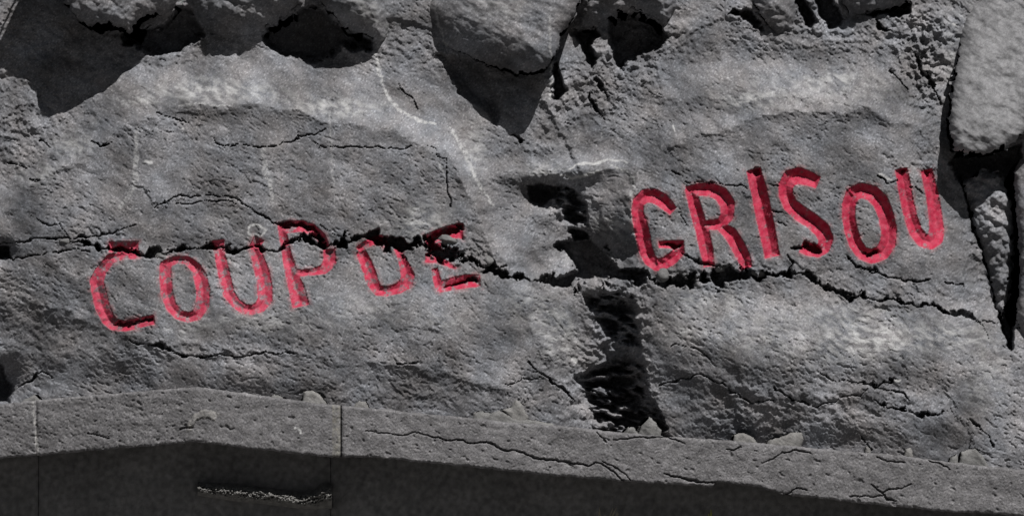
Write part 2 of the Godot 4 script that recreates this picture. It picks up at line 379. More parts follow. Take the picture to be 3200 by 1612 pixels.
# patches of pale deposit broken up by grain: x, y, rx, ry, strength
const PATCHES := [
	[610, 280, 130, 36, 0.65], [440, 315, 60, 16, 0.7], [780, 290, 130, 30, 0.5], [1010, 330, 90, 30, 0.6], [1110, 340, 90, 24, 0.7],
	[1310, 690, 90, 50, 0.8], [1480, 470, 40, 90, 0.5], [1700, 535, 60, 24, 0.7], [1910, 700, 60, 40, 0.7], [1780, 790, 30, 30, 0.6],
	[2330, 310, 80, 22, 0.8], [2560, 280, 240, 60, 0.4], [2640, 250, 80, 20, 0.5], [2750, 1060, 150, 60, 0.75], [2980, 1050, 90, 40, 0.7],
	[2220, 940, 120, 40, 0.5], [2150, 1040, 60, 40, 0.5], [1750, 1080, 70, 60, 0.6], [1390, 1010, 80, 30, 0.6], [620, 1000, 80, 30, 0.5],
	[820, 1000, 100, 30, 0.5], [560, 1040, 50, 20, 0.5], [3060, 260, 60, 80, 0.6], [3130, 360, 70, 60, 0.6], [3100, 180, 140, 200, 0.75], [70, 890, 40, 18, 0.5],
	[700, 680, 60, 14, 0.5], [230, 455, 60, 40, 0.5], [120, 540, 60, 30, 0.6], [1660, 960, 80, 60, 0.45], [1760, 1000, 60, 50, 0.5],
	[2620, 980, 200, 40, 0.4], [2560, 1080, 220, 70, 0.35], [2350, 1040, 120, 60, 0.35], [1100, 980, 200, 60, 0.3], [3090, 1170, 70, 120, 0.4], [1560, 20, 90, 40, 0.5], [1140, 10, 60, 40, 0.5],
]

func macro_row(py: float) -> PackedFloat32Array:
	var fy := clampf(py / MACRO_Y, 0.0, 13.999)
	var i := int(fy)
	var t := fy - i
	var out := PackedFloat32Array()
	out.resize(17)
	for k in 17:
		var a: float = MACRO[maxi(i - 1, 0)][k]
		var b: float = MACRO[i][k]
		var c: float = MACRO[i + 1][k]
		var d: float = MACRO[mini(i + 2, 14)][k]
		out[k] = b + 0.5 * t * (c - a + t * (2.0 * a - 5.0 * b + 4.0 * c - d + t * (3.0 * (b - c) + d - a)))
	return out

func stamp(list: Array, into: PackedFloat32Array) -> PackedFloat32Array:
	for e in list:
		var cx: float = e[0]
		var cy: float = e[1]
		var rx: float = e[2]
		var ry: float = e[3]
		var h: float = e[4]
		var i0 := maxi(0, int((cx - 2.4 * rx - X0) / STEP))
		var i1 := mini(NX - 1, int((cx + 2.4 * rx - X0) / STEP))
		var j0 := maxi(0, int((cy - 2.4 * ry - Y0) / STEP))
		var j1 := mini(NY - 1, int((cy + 2.4 * ry - Y0) / STEP))
		for j in range(j0, j1 + 1):
			var dy := (Y0 + j * STEP - cy) / ry
			for i in range(i0, i1 + 1):
				var dx := (X0 + i * STEP - cx) / rx
				var q := dx * dx + dy * dy
				if q < 5.7:
					into[j * NX + i] += h * exp(-q)
	return into

func fold(into: PackedFloat32Array) -> PackedFloat32Array:
	for fo in FOLDS:
		var ln: Array = fo.slice(4)
		var so: float = fo[0]
		var ro: float = fo[1]
		var si: float = fo[2]
		var ri: float = fo[3]
		var reach := 4.0 * maxf(ro, ri)
		var cum := [0.0]
		var x0 := 1e9
		var x1 := -1e9
		var y0 := 1e9
		var y1 := -1e9
		for s in ln.size():
			x0 = minf(x0, ln[s][0] - reach)
			x1 = maxf(x1, ln[s][0] + reach)
			y0 = minf(y0, ln[s][1] - reach)
			y1 = maxf(y1, ln[s][1] + reach)
			if s > 0:
				cum.append(cum[-1] + Vector2(ln[s][0] - ln[s - 1][0], ln[s][1] - ln[s - 1][1]).length())
		var total: float = cum[-1]
		# worked out on every third point and spread over its neighbours
		var gi0 := maxi(0, int((x0 - X0) / STEP)) / 3 * 3
		var gi1 := mini(NX - 1, int((x1 - X0) / STEP))
		var gj0 := maxi(0, int((y0 - Y0) / STEP)) / 3 * 3
		var gj1 := mini(NY - 1, int((y1 - Y0) / STEP))
		var cw := (gi1 - gi0) / 3 + 2
		var chh := (gj1 - gj0) / 3 + 2
		var grid := PackedFloat32Array()
		grid.resize(cw * chh)
		for cj in chh:
			for ci in cw:
				var px := X0 + (gi0 + ci * 3) * STEP
				var py := Y0 + (gj0 + cj * 3) * STEP
				var qx := px + 26.0 * n_mid.get_noise_2d(px * 0.8, py * 0.8 + 4000.0)
				var qy := py + 26.0 * n_mid.get_noise_2d(px * 0.8 + 4000.0, py * 0.8)
				var best := 1e9
				var sgn := 1.0
				var al := 0.0
				for s in ln.size() - 1:
					var ax: float = ln[s][0]
					var ay: float = ln[s][1]
					var ex: float = ln[s + 1][0] - ax
					var ey: float = ln[s + 1][1] - ay
					var l2 := ex * ex + ey * ey
					var t := clampf(((qx - ax) * ex + (qy - ay) * ey) / l2, 0.0, 1.0)
					var dx := qx - ax - t * ex
					var dy := qy - ay - t * ey
					var d2 := dx * dx + dy * dy
					if d2 < best:
						best = d2
						sgn = 1.0 if ex * dy - ey * dx < 0.0 else -1.0
						al = cum[s] + t * sqrt(l2)
				var d := sqrt(best)
				if d > reach:
					continue
				var fade := smoothstep(0.0, 110.0, minf(al, total - al))
				grid[cj * cw + ci] = -fade * (so * d * exp(-d / ro) if sgn > 0.0 else si * d * exp(-d / ri))
		for j in range(gj0, gj1 + 1):
			var fy := (j - gj0) / 3.0
			var cj := int(fy)
			var ty := fy - cj
			for i in range(gi0, gi1 + 1):
				var fx := (i - gi0) / 3.0
				var ci := int(fx)
				var tx := fx - ci
				var o := cj * cw + ci
				into[j * NX + i] += lerpf(lerpf(grid[o], grid[o + 1], tx), lerpf(grid[o + cw], grid[o + cw + 1], tx), ty)
	return into

func relief() -> void:
	var total := NX * NY
	for arr in [0]:
		zs.resize(total); cut.resize(total); lcut.resize(total); lsd.resize(total)
		lid.resize(total); wax.resize(total); way.resize(total); pale.resize(total); rough.resize(total); fine_z.resize(total)
	lsd.fill(99.0)
	rough = stamp(CRAGS, rough)
	var lob := PackedFloat32Array()
	lob.resize(total)
	lob = stamp(LOBES, lob)
	var rib := PackedFloat32Array()
	rib.resize(total)
	rib = stamp(RIBS, rib)
	var pat := PackedFloat32Array()
	pat.resize(total)
	pat = stamp(PATCHES, pat)
	lob = fold(lob)
	for j in NY:
		var py := Y0 + j * STEP
		var row := macro_row(py)
		for i in NX:
			var k := j * NX + i
			var px := X0 + i * STEP
			var fx := clampf(px / 200.0, 0.0, 15.999)
			var ci := int(fx)
			var t := fx - ci
			var a := row[maxi(ci - 1, 0)]
			var b := row[ci]
			var c := row[ci + 1]
			var d := row[mini(ci + 2, 16)]
			var z := b + 0.5 * t * (c - a + t * (2.0 * a - 5.0 * b + 4.0 * c - d + t * (3.0 * (b - c) + d - a)))
			z += lob[k]
			wax[k] = 9.0 * n_warp_a.get_noise_2d(px, py) + 3.0 * n_grain.get_noise_2d(px + 900.0, py)
			way[k] = 9.0 * n_warp_b.get_noise_2d(px, py) + 3.0 * n_grain.get_noise_2d(px, py + 900.0)
			# bedding runs a little down to the right and wavers
			var bx := px + 16.0 * n_where.get_noise_2d(px * 1.3 + 90.0, py * 1.3)
			var by := py + 16.0 * n_where.get_noise_2d(px * 1.3, py * 1.3 + 900.0)
			var u := (0.92 * bx + 0.39 * by) * 0.45
			var v := -0.39 * bx + 0.92 * by
			var rg := rough[k]
			var grit := clampf(0.62 + 1.3 * n_where.get_noise_2d(px, py + 300.0), 0.12, 1.5)
			z += 13.0 * n_big.get_noise_2d(px, py)
			z += (3.0 + 6.0 * rg) * n_mid.get_noise_2d(u * 1.5, v)
			if rg > 0.03:
				var q := minf(rg, 1.7)
				z -= q * 20.0 * (n_rubble.get_noise_2d(px + wax[k], py * 1.25 + way[k]) + 0.6)
				z += q * 12.0 * n_crag.get_noise_2d(px, py)
			if rib[k] > 0.03:
				var q := minf(rib[k], 1.2)
				z += q * (22.0 * n_rib.get_noise_2d(px * 0.4 + 0.05 * py, 0.7 * py + 0.12 * px) + 10.0 * n_rubble.get_noise_2d(px * 1.6, py * 1.6))
			var f := 2.2 * grit * n_mid.get_noise_2d(px * 1.7 + 400.0, py * 1.7)
			f += (0.4 + 2.1 * grit + 2.0 * rg) * n_grain.get_noise_2d(u, v)
			f += (0.7 + 1.0 * grit + 0.8 * rg) * n_fine.get_noise_2d(u * 1.9, v) + 1.1 * n_speck.get_noise_2d(px + 50.0, py)
			var fl := clampf(0.35 + 2.2 * n_where.get_noise_2d(px + 700.0, py), 0.0, 1.0)
			f += 3.6 * fl * n_flake.get_noise_2d(u * 1.4, v) + 4.5 * (1.0 - fl) * n_slab.get_noise_2d(u * 1.2, v)
			var sk := n_streak.get_noise_2d(u * 1.1 + 500.0, v)
			if sk > 0.24:
				f -= minf((sk - 0.24) * 15.0, 5.4) * (0.25 + grit)
			var pit := n_pit.get_noise_2d(u * 1.2 + 500.0, v)
			if pit > 0.5:
				f -= minf((pit - 0.5) * 30.0, 5.0)
			f *= 0.55
			fine_z[k] = f
			z += f
			# behind the coping the foot of the rock draws back
			var foot := py - along(COPE_TOP, px) - 45.0
			if foot > 0.0:
				z -= minf(foot * 3.0, 260.0)
			zs[k] = z
			pale[k] = pat[k] * clampf(0.4 + 1.6 * n_wear.get_noise_2d(u, v) + 0.3 * n_fine.get_noise_2d(u, v), 0.0, 1.0)

func carve_cracks() -> void:
	var all: Array = [MAIN_CRACK]
	all.append_array(CRACKS)
	for ln in all:
		for s in ln.size() - 1:
			var ax: float = ln[s][0]
			var ay: float = ln[s][1]
			var aw: float = ln[s][2]
			var bx: float = ln[s + 1][0]
			var by: float = ln[s + 1][1]
			var bw: float = ln[s + 1][2]
			var m := maxf(aw, bw) * 0.9 + 26.0
			var i0 := maxi(0, int((minf(ax, bx) - m - X0) / STEP))
			var i1 := mini(NX - 1, int((maxf(ax, bx) + m - X0) / STEP))
			var j0 := maxi(0, int((minf(ay, by) - m - Y0) / STEP))
			var j1 := mini(NY - 1, int((maxf(ay, by) + m - Y0) / STEP))
			var jw := 0.75 + minf(maxf(aw, bw), 50.0) / 40.0
			var ex := bx - ax
			var ey := by - ay
			var l2 := ex * ex + ey * ey + 0.001
			for j in range(j0, j1 + 1):
				for i in range(i0, i1 + 1):
					var k := j * NX + i
					var bk := 0.5 * n_block.get_noise_2d(X0 + i * STEP, Y0 + j * STEP) + 0.7 * n_flake.get_noise_2d(1.9 * (X0 + i * STEP), 2.3 * (Y0 + j * STEP))
					var qx := X0 + i * STEP + wax[k] * jw
					var qy := Y0 + j * STEP + way[k] * jw + 4.0 * jw * bk
					var t := clampf(((qx - ax) * ex + (qy - ay) * ey) / l2, 0.0, 1.0)
					var ddx := qx - ax - t * ex
					var ddy := qy - ay - t * ey
					var dd := sqrt(ddx * ddx + ddy * ddy)
					var w := lerpf(aw, bw, t) * clampf(0.8 + 1.7 * n_mid.get_noise_2d(1.6 * qx, 900.0 + 0.6 * qy), 0.22, 1.6)
					var hw := (0.46 if w > 12.0 else 0.3) * w * (1.0 + 0.6 * bk) + (0.9 if w > 12.0 else 0.7)
					if dd < hw:
						var dep := minf(95.0, 8.0 + 2.0 * w)
						var g := dep * minf(1.0, (1.0 - dd / hw) * 2.2)
						if g > cut[k]:
							cut[k] = g

func carve_hollows() -> void:
	for h in HOLLOWS:
		var poly: Array = h.slice(2)
		var x0 := 1e9
		var x1 := -1e9
		var y0 := 1e9
		var y1 := -1e9
		for p in poly:
			x0 = minf(x0, p[0] - 20.0)
			x1 = maxf(x1, p[0] + 20.0)
			y0 = minf(y0, p[1] - 20.0)
			y1 = maxf(y1, p[1] + 20.0)
		var soft: float = h[1]
		var deep: float = h[0]
		for j in range(maxi(0, int((y0 - Y0) / STEP)), mini(NY - 1, int((y1 - Y0) / STEP)) + 1):
			for i in range(maxi(0, int((x0 - X0) / STEP)), mini(NX - 1, int((x1 - X0) / STEP)) + 1):
				var k := j * NX + i
				var px := X0 + i * STEP
				var py := Y0 + j * STEP
				var d := poly_dist(poly, px + 1.2 * wax[k], py + 1.2 * way[k] + 4.0 * n_block.get_noise_2d(px, py))
				if d > 0.0:
					var g := deep * pow(minf(1.0, d / soft), 0.8)
					if soft >= 34.0 or deep == 115.0:
						# ribs of harder rock stand out of the cleft
						g *= clampf(0.72 + 1.7 * n_rib.get_noise_2d(0.35 * px + 0.1 * py, 0.9 * py - 0.2 * px), 0.12, 1.1)
					cut[k] = maxf(cut[k], g)

func carve_letters() -> void:
	for li in LETTERS.size():
		for ln in LETTERS[li][1]:
			var last: int = ln.size() - 2
			for s in ln.size() - 1:
				var ax: float = ln[s][0]
				var ay: float = ln[s][1]
				var aw: float = ln[s][2]
				var bx: float = ln[s + 1][0]
				var by: float = ln[s + 1][1]
				var bw: float = ln[s + 1][2]
				var m := maxf(aw, bw) * 0.8 + 12.0
				var i0 := maxi(0, int((minf(ax, bx) - m - X0) / STEP))
				var i1 := mini(NX - 1, int((maxf(ax, bx) + m - X0) / STEP))
				var j0 := maxi(0, int((minf(ay, by) - m - Y0) / STEP))
				var j1 := mini(NY - 1, int((maxf(ay, by) + m - Y0) / STEP))
				var ex := bx - ax
				var ey := by - ay
				var l := sqrt(ex * ex + ey * ey) + 0.001
				ex /= l
				ey /= l
				for j in range(j0, j1 + 1):
					for i in range(i0, i1 + 1):
						var k := j * NX + i
						var px := X0 + i * STEP
						var py := Y0 + j * STEP
						var qx := px + 0.13 * wax[k] + 0.8 * n_fine.get_noise_2d(px, py)
						var qy := py + 0.13 * way[k]
						var al := (qx - ax) * ex + (qy - ay) * ey
						var pe := absf((qx - ax) * ey - (qy - ay) * ex)
						var t := clampf(al / l, 0.0, 1.0)
						var hw := 0.5 * lerpf(aw, bw, t)
						var over := maxf(maxf(-al, al - l), 0.0)
						var inside := 0.0
						if (al < 0.0 and s == 0) or (al > l and s == last):
							inside = minf(hw - pe, 7.0 - over)
							if inside > 0.0:
								inside = minf(hw - pe, (7.0 - over) * 1.6)
						else:
							inside = hw - sqrt(pe * pe + over * over)
							if s == 0 and al < hw:
								inside = minf(inside, (7.0 + al) * 1.6)
							if s == last and l - al < hw:
								inside = minf(inside, (7.0 + l - al) * 1.6)
						if -inside < lsd[k]:
							lsd[k] = -inside
							lid[k] = li
						if inside > 0.0:
							var g := minf(inside * (0.78 if li > 5 else 0.6) + 3.5, 24.0)
							if g > lcut[k]:
								lcut[k] = g

func draw_veins() -> void:
	for ve in VEINS:
		var st: float = ve[0]
		for s in range(1, ve.size() - 1):
			var ax: float = ve[s][0]
			var ay: float = ve[s][1]
			var aw: float = ve[s][2]
			var bx: float = ve[s + 1][0]
			var by: float = ve[s + 1][1]
			var bw: float = ve[s + 1][2]
			var m := maxf(aw, bw) + 14.0
			var i0 := maxi(0, int((minf(ax, bx) - m - X0) / STEP))
			var i1 := mini(NX - 1, int((maxf(ax, bx) + m - X0) / STEP))
			var j0 := maxi(0, int((minf(ay, by) - m - Y0) / STEP))
			var j1 := mini(NY - 1, int((maxf(ay, by) + m - Y0) / STEP))
			var ex := bx - ax
			var ey := by - ay
			var l2 := ex * ex + ey * ey + 0.001
			for j in range(j0, j1 + 1):
				for i in range(i0, i1 + 1):
					var k := j * NX + i
					var px := X0 + i * STEP
					var py := Y0 + j * STEP
					var qx := px + 0.9 * wax[k] + 2.5 * n_fine.get_noise_2d(px, py)
					var qy := py + 0.9 * way[k]
					var t := clampf(((qx - ax) * ex + (qy - ay) * ey) / l2, 0.0, 1.0)
					var ddx := qx - ax - t * ex
					var ddy := qy - ay - t * ey
					var dd := sqrt(ddx * ddx + ddy * ddy)
					var hw := 0.52 * lerpf(aw, bw, t)
					var f := clampf((hw - dd) / 2.5 + 0.5, 0.0, 1.0) * st
					if st < 0.85:
						f *= clampf(0.95 + 2.2 * n_wear.get_noise_2d(px * 1.7, py * 1.7) + 0.5 * n_fine.get_noise_2d(px, py), 0.0, 1.0)
					if f > pale[k]:
						pale[k] = f

func rock_colour(px: float, py: float, pa: float) -> Color:
	var u := (0.9 * px + 0.42 * py) * 0.42
	var v := -0.42 * px + 0.9 * py
	var tn := n_tone.get_noise_2d(px, py)
	var g := 0.174 * (1.0 + 0.62 * tn + 0.34 * n_mid.get_noise_2d(u + 300.0, v) + 0.2 * n_grain.get_noise_2d(u, v + 700.0))
	var sp := n_speck.get_noise_2d(px, py)
	if sp > 0.5:
		g *= 1.0 + minf((sp - 0.5) * 4.0, 0.7)
	elif sp < -0.5:
		g *= 1.0 - minf((-0.5 - sp) * 1.6, 0.35)
	var wm := 0.5 * n_tone.get_noise_2d(px * 1.6 + 777.0, py * 1.6)
	var c := Color(g * (1.0 + 0.13 * wm), g * 0.995, g * (1.035 - 0.13 * wm))
	return c.lerp(Color(0.52, 0.52, 0.51), clampf(pa, 0.0, 1.0) * 0.8)

func crack_line(px: float) -> float:
	for s in MAIN_CRACK.size() - 1:
		if px <= MAIN_CRACK[s + 1][0]:
			var a: Array = MAIN_CRACK[s]
			var b: Array = MAIN_CRACK[s + 1]
			return lerpf(a[1], b[1], clampf((px - a[0]) / float(b[0] - a[0]), 0.0, 1.0))
	return 1060.0

func build_rock() -> void:
	var total := NX * NY
	var pos := PackedVector3Array()
	pos.resize(total)
	var col := PackedColorArray()
	col.resize(total)
	var nor := PackedVector3Array()
	nor.resize(total)
	var cls := PackedByteArray()       # 0 upper rock, 1 lower rock
	cls.resize(total)
	var zf := PackedFloat32Array()
	zf.resize(total)
	var cl := PackedFloat32Array()
	cl.resize(NX)
	for i in NX:
		cl[i] = crack_line(X0 + i * STEP)
	for j in NY:
		var py := Y0 + j * STEP
		for i in NX:
			var k := j * NX + i
			var px := X0 + i * STEP
			var z := zs[k]
			var below := py + way[k] > cl[i]
			cls[k] = 1 if below else 0
			var dc := absf(py - cl[i])
			if dc < 60.0:
				z += (1.0 if below else 3.0) * exp(-dc / 22.0)
			if lsd[k] < 0.0:
				# the chisel took the natural grain away and left its own faint strokes
				z -= lcut[k] + 0.8 * fine_z[k] * smoothstep(0.0, 5.0, -lsd[k]) - 0.5 * n_streak.get_noise_2d(px * 0.5, py * 1.2 + 0.4 * px) - 0.4 * n_speck.get_noise_2d(px, py)
			z -= cut[k]
			zf[k] = z
			pos[k] = pt(px, py, z)
			var c := rock_colour(px, py, pale[k])
			if lsd[k] < 14.0 and lsd[k] > -2.0:
				# paint wiped and washed a little past the edges of the strokes
				var smear := clampf(0.1 + 1.1 * n_wear.get_noise_2d(px * 0.6 + 70.0, py * 0.6), 0.0, 0.4) * (1.0 - maxf(lsd[k], 0.0) / 14.0)
				c = c.lerp(Color(0.42, 0.16, 0.17), smear)
			if lsd[k] < 4.0:
				var on := clampf(0.5 - lsd[k] / 3.0, 0.0, 1.0)
				var wear := n_wear.get_noise_2d(px, py)
				var fine := n_fine.get_noise_2d(px * 1.3, py * 1.3)
				var red := Color(0.41, 0.022, 0.056)
				var faded := Color(0.5, 0.09, 0.135)
				var pc := red.lerp(faded, clampf((0.55 if lid[k] < 4 else 0.3) + 0.7 * wear + 0.15 * fine, 0.0, 1.0))
				var keep := clampf((1.2 if lid[k] < 6 else 1.85) - 2.0 * maxf(0.0, n_wear.get_noise_2d(px * 0.7 + 400.0, py * 0.7) + 0.35 * fine + 0.1), 0.15, 1.0)
				c = c.lerp(pc, on * keep)
			col[k] = c
	for j in NY:
		for i in NX:
			var k := j * NX + i
			var l := pos[k - 1] if i > 0 else pos[k]
			var r := pos[k + 1] if i < NX - 1 else pos[k]
			var u := pos[k - NX] if j > 0 else pos[k]
			var d := pos[k + NX] if j < NY - 1 else pos[k]
			nor[k] = (r - l).cross(u - d).normalized()
	var rock_mat := rock_material()
	var paint_mat := rock_material(0.8)
	var upper := thing("inscribed_rock", "grey rock above the long crack, carved with the red word GRISOU", "rock", pt(1600, 700, -300))
	var lower := thing("inscribed_rock", "grey rock between the long crack and the coping, carved with red letters COUP DE", "rock", pt(1600, 1480, -300))
	var roots := [upper, lower]
	# triangles by class: 0/1 rock, 2 + letter * 2 + side for the painted grooves
	var idx := {}
	for j in NY - 1:
		for i in NX - 1:
			var k := j * NX + i
			for h in 2:
				var a := k
				var b := k + 1
				var c := k + NX
				if h == 1:
					a = k + 1
					b = k + NX + 1
					c = k + NX
				var side := cls[a]
				var key := int(side)
				if lsd[a] + lsd[b] + lsd[c] < 0.0:
					key = 2 + lid[a] * 2 + (1 if lid[a] < 3 else int(side))
				if not idx.has(key):
					idx[key] = PackedInt32Array()
				idx[key].append(a)
				idx[key].append(b)
				idx[key].append(c)
	var remap := PackedInt32Array()
	remap.resize(total)
	var keys := idx.keys()
	keys.sort()
	for key in keys:
		var src: PackedInt32Array = idx[key]
		if src.size() < 60:
			continue
		remap.fill(-1)
		var v := PackedVector3Array()
		var n := PackedVector3Array()
		var c := PackedColorArray()
		var out := PackedInt32Array()
		out.resize(src.size())
		for q in src.size():
			var k := src[q]
			var r := remap[k]
			if r < 0:
				r = v.size()
				remap[k] = r
				v.append(pos[k])
				n.append(nor[k])
				c.append(col[k])
			out[q] = r
		if key < 2:
			skirt(v, n, c, out, pos, nor, col, cls, key, remap)
			commit("stone_face", v, n, c, out, rock_mat, roots[key])
		else:
			var li: int = (key - 2) / 2
			var side: int = (key - 2) % 2
			var o := commit("carved_letter", v, n, c, out, paint_mat, roots[side])
			var ch: String = LETTERS[li][0]
			var word := "GRISOU" if li > 5 else ("COUP" if li < 4 else "DE")
			if side == 0 and li < 6:
				o.set_meta("label", "upper remnant of red carved letter %s of %s, cut off by the crack" % [ch, word])
			else:
				o.set_meta("label", "red painted letter %s of %s carved into the rock" % [ch, word])

# thickness: the outer border of the sheet runs back into the hillside
func skirt(v: PackedVector3Array, n: PackedVector3Array, c: PackedColorArray, out: PackedInt32Array, pos: PackedVector3Array, nor: PackedVector3Array, col: PackedColorArray, cls: PackedByteArray, side: int, _r: PackedInt32Array) -> void:
	var runs := []
	var top := []
	var bottom := []
	var left := []
	var right := []
	for i in NX:
		top.append(i)
		bottom.append((NY - 1) * NX + NX - 1 - i)
	for j in NY:
		left.append((NY - 1 - j) * NX)
		right.append(j * NX + NX - 1)
	runs = [[top, Vector3.UP], [bottom, Vector3.DOWN], [left, Vector3.LEFT], [right, Vector3.RIGHT]]
	for r in runs:
		var ks: Array = r[0]
		var nn: Vector3 = r[1]
		for q in range(0, ks.size() - 1):
			var a: int = ks[q]
			var b: int = ks[q + 1]
			if cls[a] != side:
				continue
			var o := v.size()
			for p in [pos[a], pos[b]]:
				v.append(p)
				v.append(Vector3(p.x, p.y, -0.75))
				for e in 2:
					n.append(nn)
					c.append(col[a])
			out.append_array(PackedInt32Array([o, o + 1, o + 2, o + 2, o + 1, o + 3]))

# ------------------------------------------------------------------ boulders along the top and the right
func poly_dist(poly: Array, x: float, y: float) -> float:
	# positive inside
	var best := 1e9
	var inside := false
	var m := poly.size()
	for q in m:
		var ax: float = poly[q][0]
		var ay: float = poly[q][1]
		var bx: float = poly[(q + 1) % m][0]
		var by: float = poly[(q + 1) % m][1]
		var ex := bx - ax
		var ey := by - ay
		var t := clampf(((x - ax) * ex + (y - ay) * ey) / (ex * ex + ey * ey + 0.001), 0.0, 1.0)
		var dx := x - ax - t * ex
		var dy := y - ay - t * ey
		best = minf(best, dx * dx + dy * dy)
		if (ay > y) != (by > y) and x < ax + ex * (y - ay) / ey:
			inside = not inside
	return sqrt(best) * (1.0 if inside else -1.0)

func boulder(label: String, poly: Array, z0: float, gx: float, gy: float, bulge: float, rad: float, crag: float, back: float, mat: Material, jag := 9.0, parent: Node3D = null, tint := Color(0, 0, 0), st := 2.9) -> void:
	var bx0 := 1e9
	var bx1 := -1e9
	var by0 := 1e9
	var by1 := -1e9
	for p in poly:
		bx0 = minf(bx0, p[0])
		bx1 = maxf(bx1, p[0])
		by0 = minf(by0, p[1])
		by1 = maxf(by1, p[1])
	var cx := 0.5 * (bx0 + bx1)
	bx0 -= 15.0
	by0 -= 15.0
	var nx := int((bx1 + 15.0 - bx0) / st) + 1
	var ny := int((by1 + 15.0 - by0) / st) + 1
	var pos := PackedVector3Array()
	var sd := PackedFloat32Array()
	var col := PackedColorArray()
	pos.resize(nx * ny)
	sd.resize(nx * ny)
	col.resize(nx * ny)
	for j in ny:
		for i in nx:
			var k := j * nx + i
			var px := bx0 + i * st
			var py := by0 + j * st
			var wx := jag * n_warp_a.get_noise_2d(px * 1.4, py * 1.4) + 0.35 * jag * n_grain.get_noise_2d(px, py)
			var wy := jag * n_warp_b.get_noise_2d(px * 1.4, py * 1.4) + 0.35 * jag * n_grain.get_noise_2d(px + 500.0, py)
			var d := poly_dist(poly, px + wx, py + wy + 0.35 * jag * n_block.get_noise_2d(px, py))
			sd[k] = d
			var e := 1.0 - clampf(maxf(poly_dist(poly, px, py), 0.0) / rad, 0.0, 1.0)
			var u := (0.9 * px + 0.42 * py) * 0.42
			var v := -0.42 * px + 0.9 * py
			var z := z0 + gx * (px - cx) + gy * py + bulge * sqrt(maxf(0.0, 1.0 - e * e))
			z += 10.0 * n_big.get_noise_2d(px * 1.5 + z0 * 7.0, py * 1.5) + (2.5 + 10.0 * crag) * n_mid.get_noise_2d(u * 1.4, v) + (1.3 + 2.2 * crag) * n_grain.get_noise_2d(u, v) + 0.7 * n_fine.get_noise_2d(u, v)
			if crag > 0.0:
				z -= crag * 20.0 * (n_rubble.get_noise_2d(px, py * 1.2) + 0.6)
			pos[k] = pt(px, py, z)
			var pa := 0.0
			if px >= X0 and py >= Y0:
				var gi := int((px - X0) / STEP)
				var gj := int((py - Y0) / STEP)
				if gi < NX and gj < NY:
					pa = pale[gj * NX + gi]
			col[k] = rock_colour(px, py, pa)
			if tint.a8 > 0 and tint.r > 0.0:
				var gg := 1.0 + 0.2 * n_mid.get_noise_2d(px, py) + 0.14 * n_grain.get_noise_2d(px, py) + 0.16 * n_fine.get_noise_2d(px, py) + 0.16 * n_speck.get_noise_2d(px, py)
				col[k] = Color(tint.r * gg, tint.g * gg, tint.b * gg)
	var v := PackedVector3Array()
	var n := PackedVector3Array()
	var c := PackedColorArray()
	var out := PackedInt32Array()
	var map := PackedInt32Array()
	map.resize(nx * ny)
	map.fill(-1)
	var edges := {}
	for j in ny - 1:
		for i in nx - 1:
			var k := j * nx + i
			for h in 2:
				var tri := [k, k + 1, k + nx] if h == 0 else [k + 1, k + nx + 1, k + nx]
				if sd[tri[0]] < 0.0 or sd[tri[1]] < 0.0 or sd[tri[2]] < 0.0:
					continue
				for q in 3:
					var a: int = tri[q]
					var b: int = tri[(q + 1) % 3]
					if edges.has(Vector2i(b, a)):
						edges.erase(Vector2i(b, a))
					else:
						edges[Vector2i(a, b)] = true
					if map[a] < 0:
						map[a] = v.size()
						v.append(pos[a])
						var l := pos[a - 1] if i > 0 else pos[a]
						n.append((pos[mini(a + 1, nx * ny - 1)] - l).cross(pos[maxi(a - nx, 0)] - pos[mini(a + nx, nx * ny - 1)]).normalized())
						c.append(col[a])
				for q in 3:
					out.append(map[tri[q]])
	# the flanks run back, narrowing a little, into the rock behind
	var mid := pt(cx, 0.5 * (by0 + by1), z0)
	for ed in edges.keys():
		var pa := pos[ed.x]
		var pb := pos[ed.y]
		var o := v.size()
		var za := pa.z - back * S
		var zb := pb.z - back * S
		var qa := Vector3(lerpf(pa.x, mid.x, 0.10), lerpf(pa.y, mid.y, 0.06), za)
		var qb := Vector3(lerpf(pb.x, mid.x, 0.10), lerpf(pb.y, mid.y, 0.06), zb)
		var nn := (pb - pa).cross(Vector3(0, 0, 1)).normalized()
		v.append_array(PackedVector3Array([pa, pb, qa, qb]))
		n.append_array(PackedVector3Array([nn, nn, nn, nn]))
		c.append_array(PackedColorArray([col[ed.x], col[ed.y], col[ed.x], col[ed.y]]))
		out.append_array(PackedInt32Array([o, o + 2, o + 1, o + 1, o + 2, o + 3]))
	if parent != null:
		var lump := commit("mortar_lump", v, n, c, out, mat, parent)
		lump.set_meta("label", label)
		return
	var o := commit(numbered("boulder"), v, n, c, out, mat, self)
	o.set_meta("label", label)
	o.set_meta("category", "boulder")
	o.set_meta("group", "boulders round the inscribed rock")

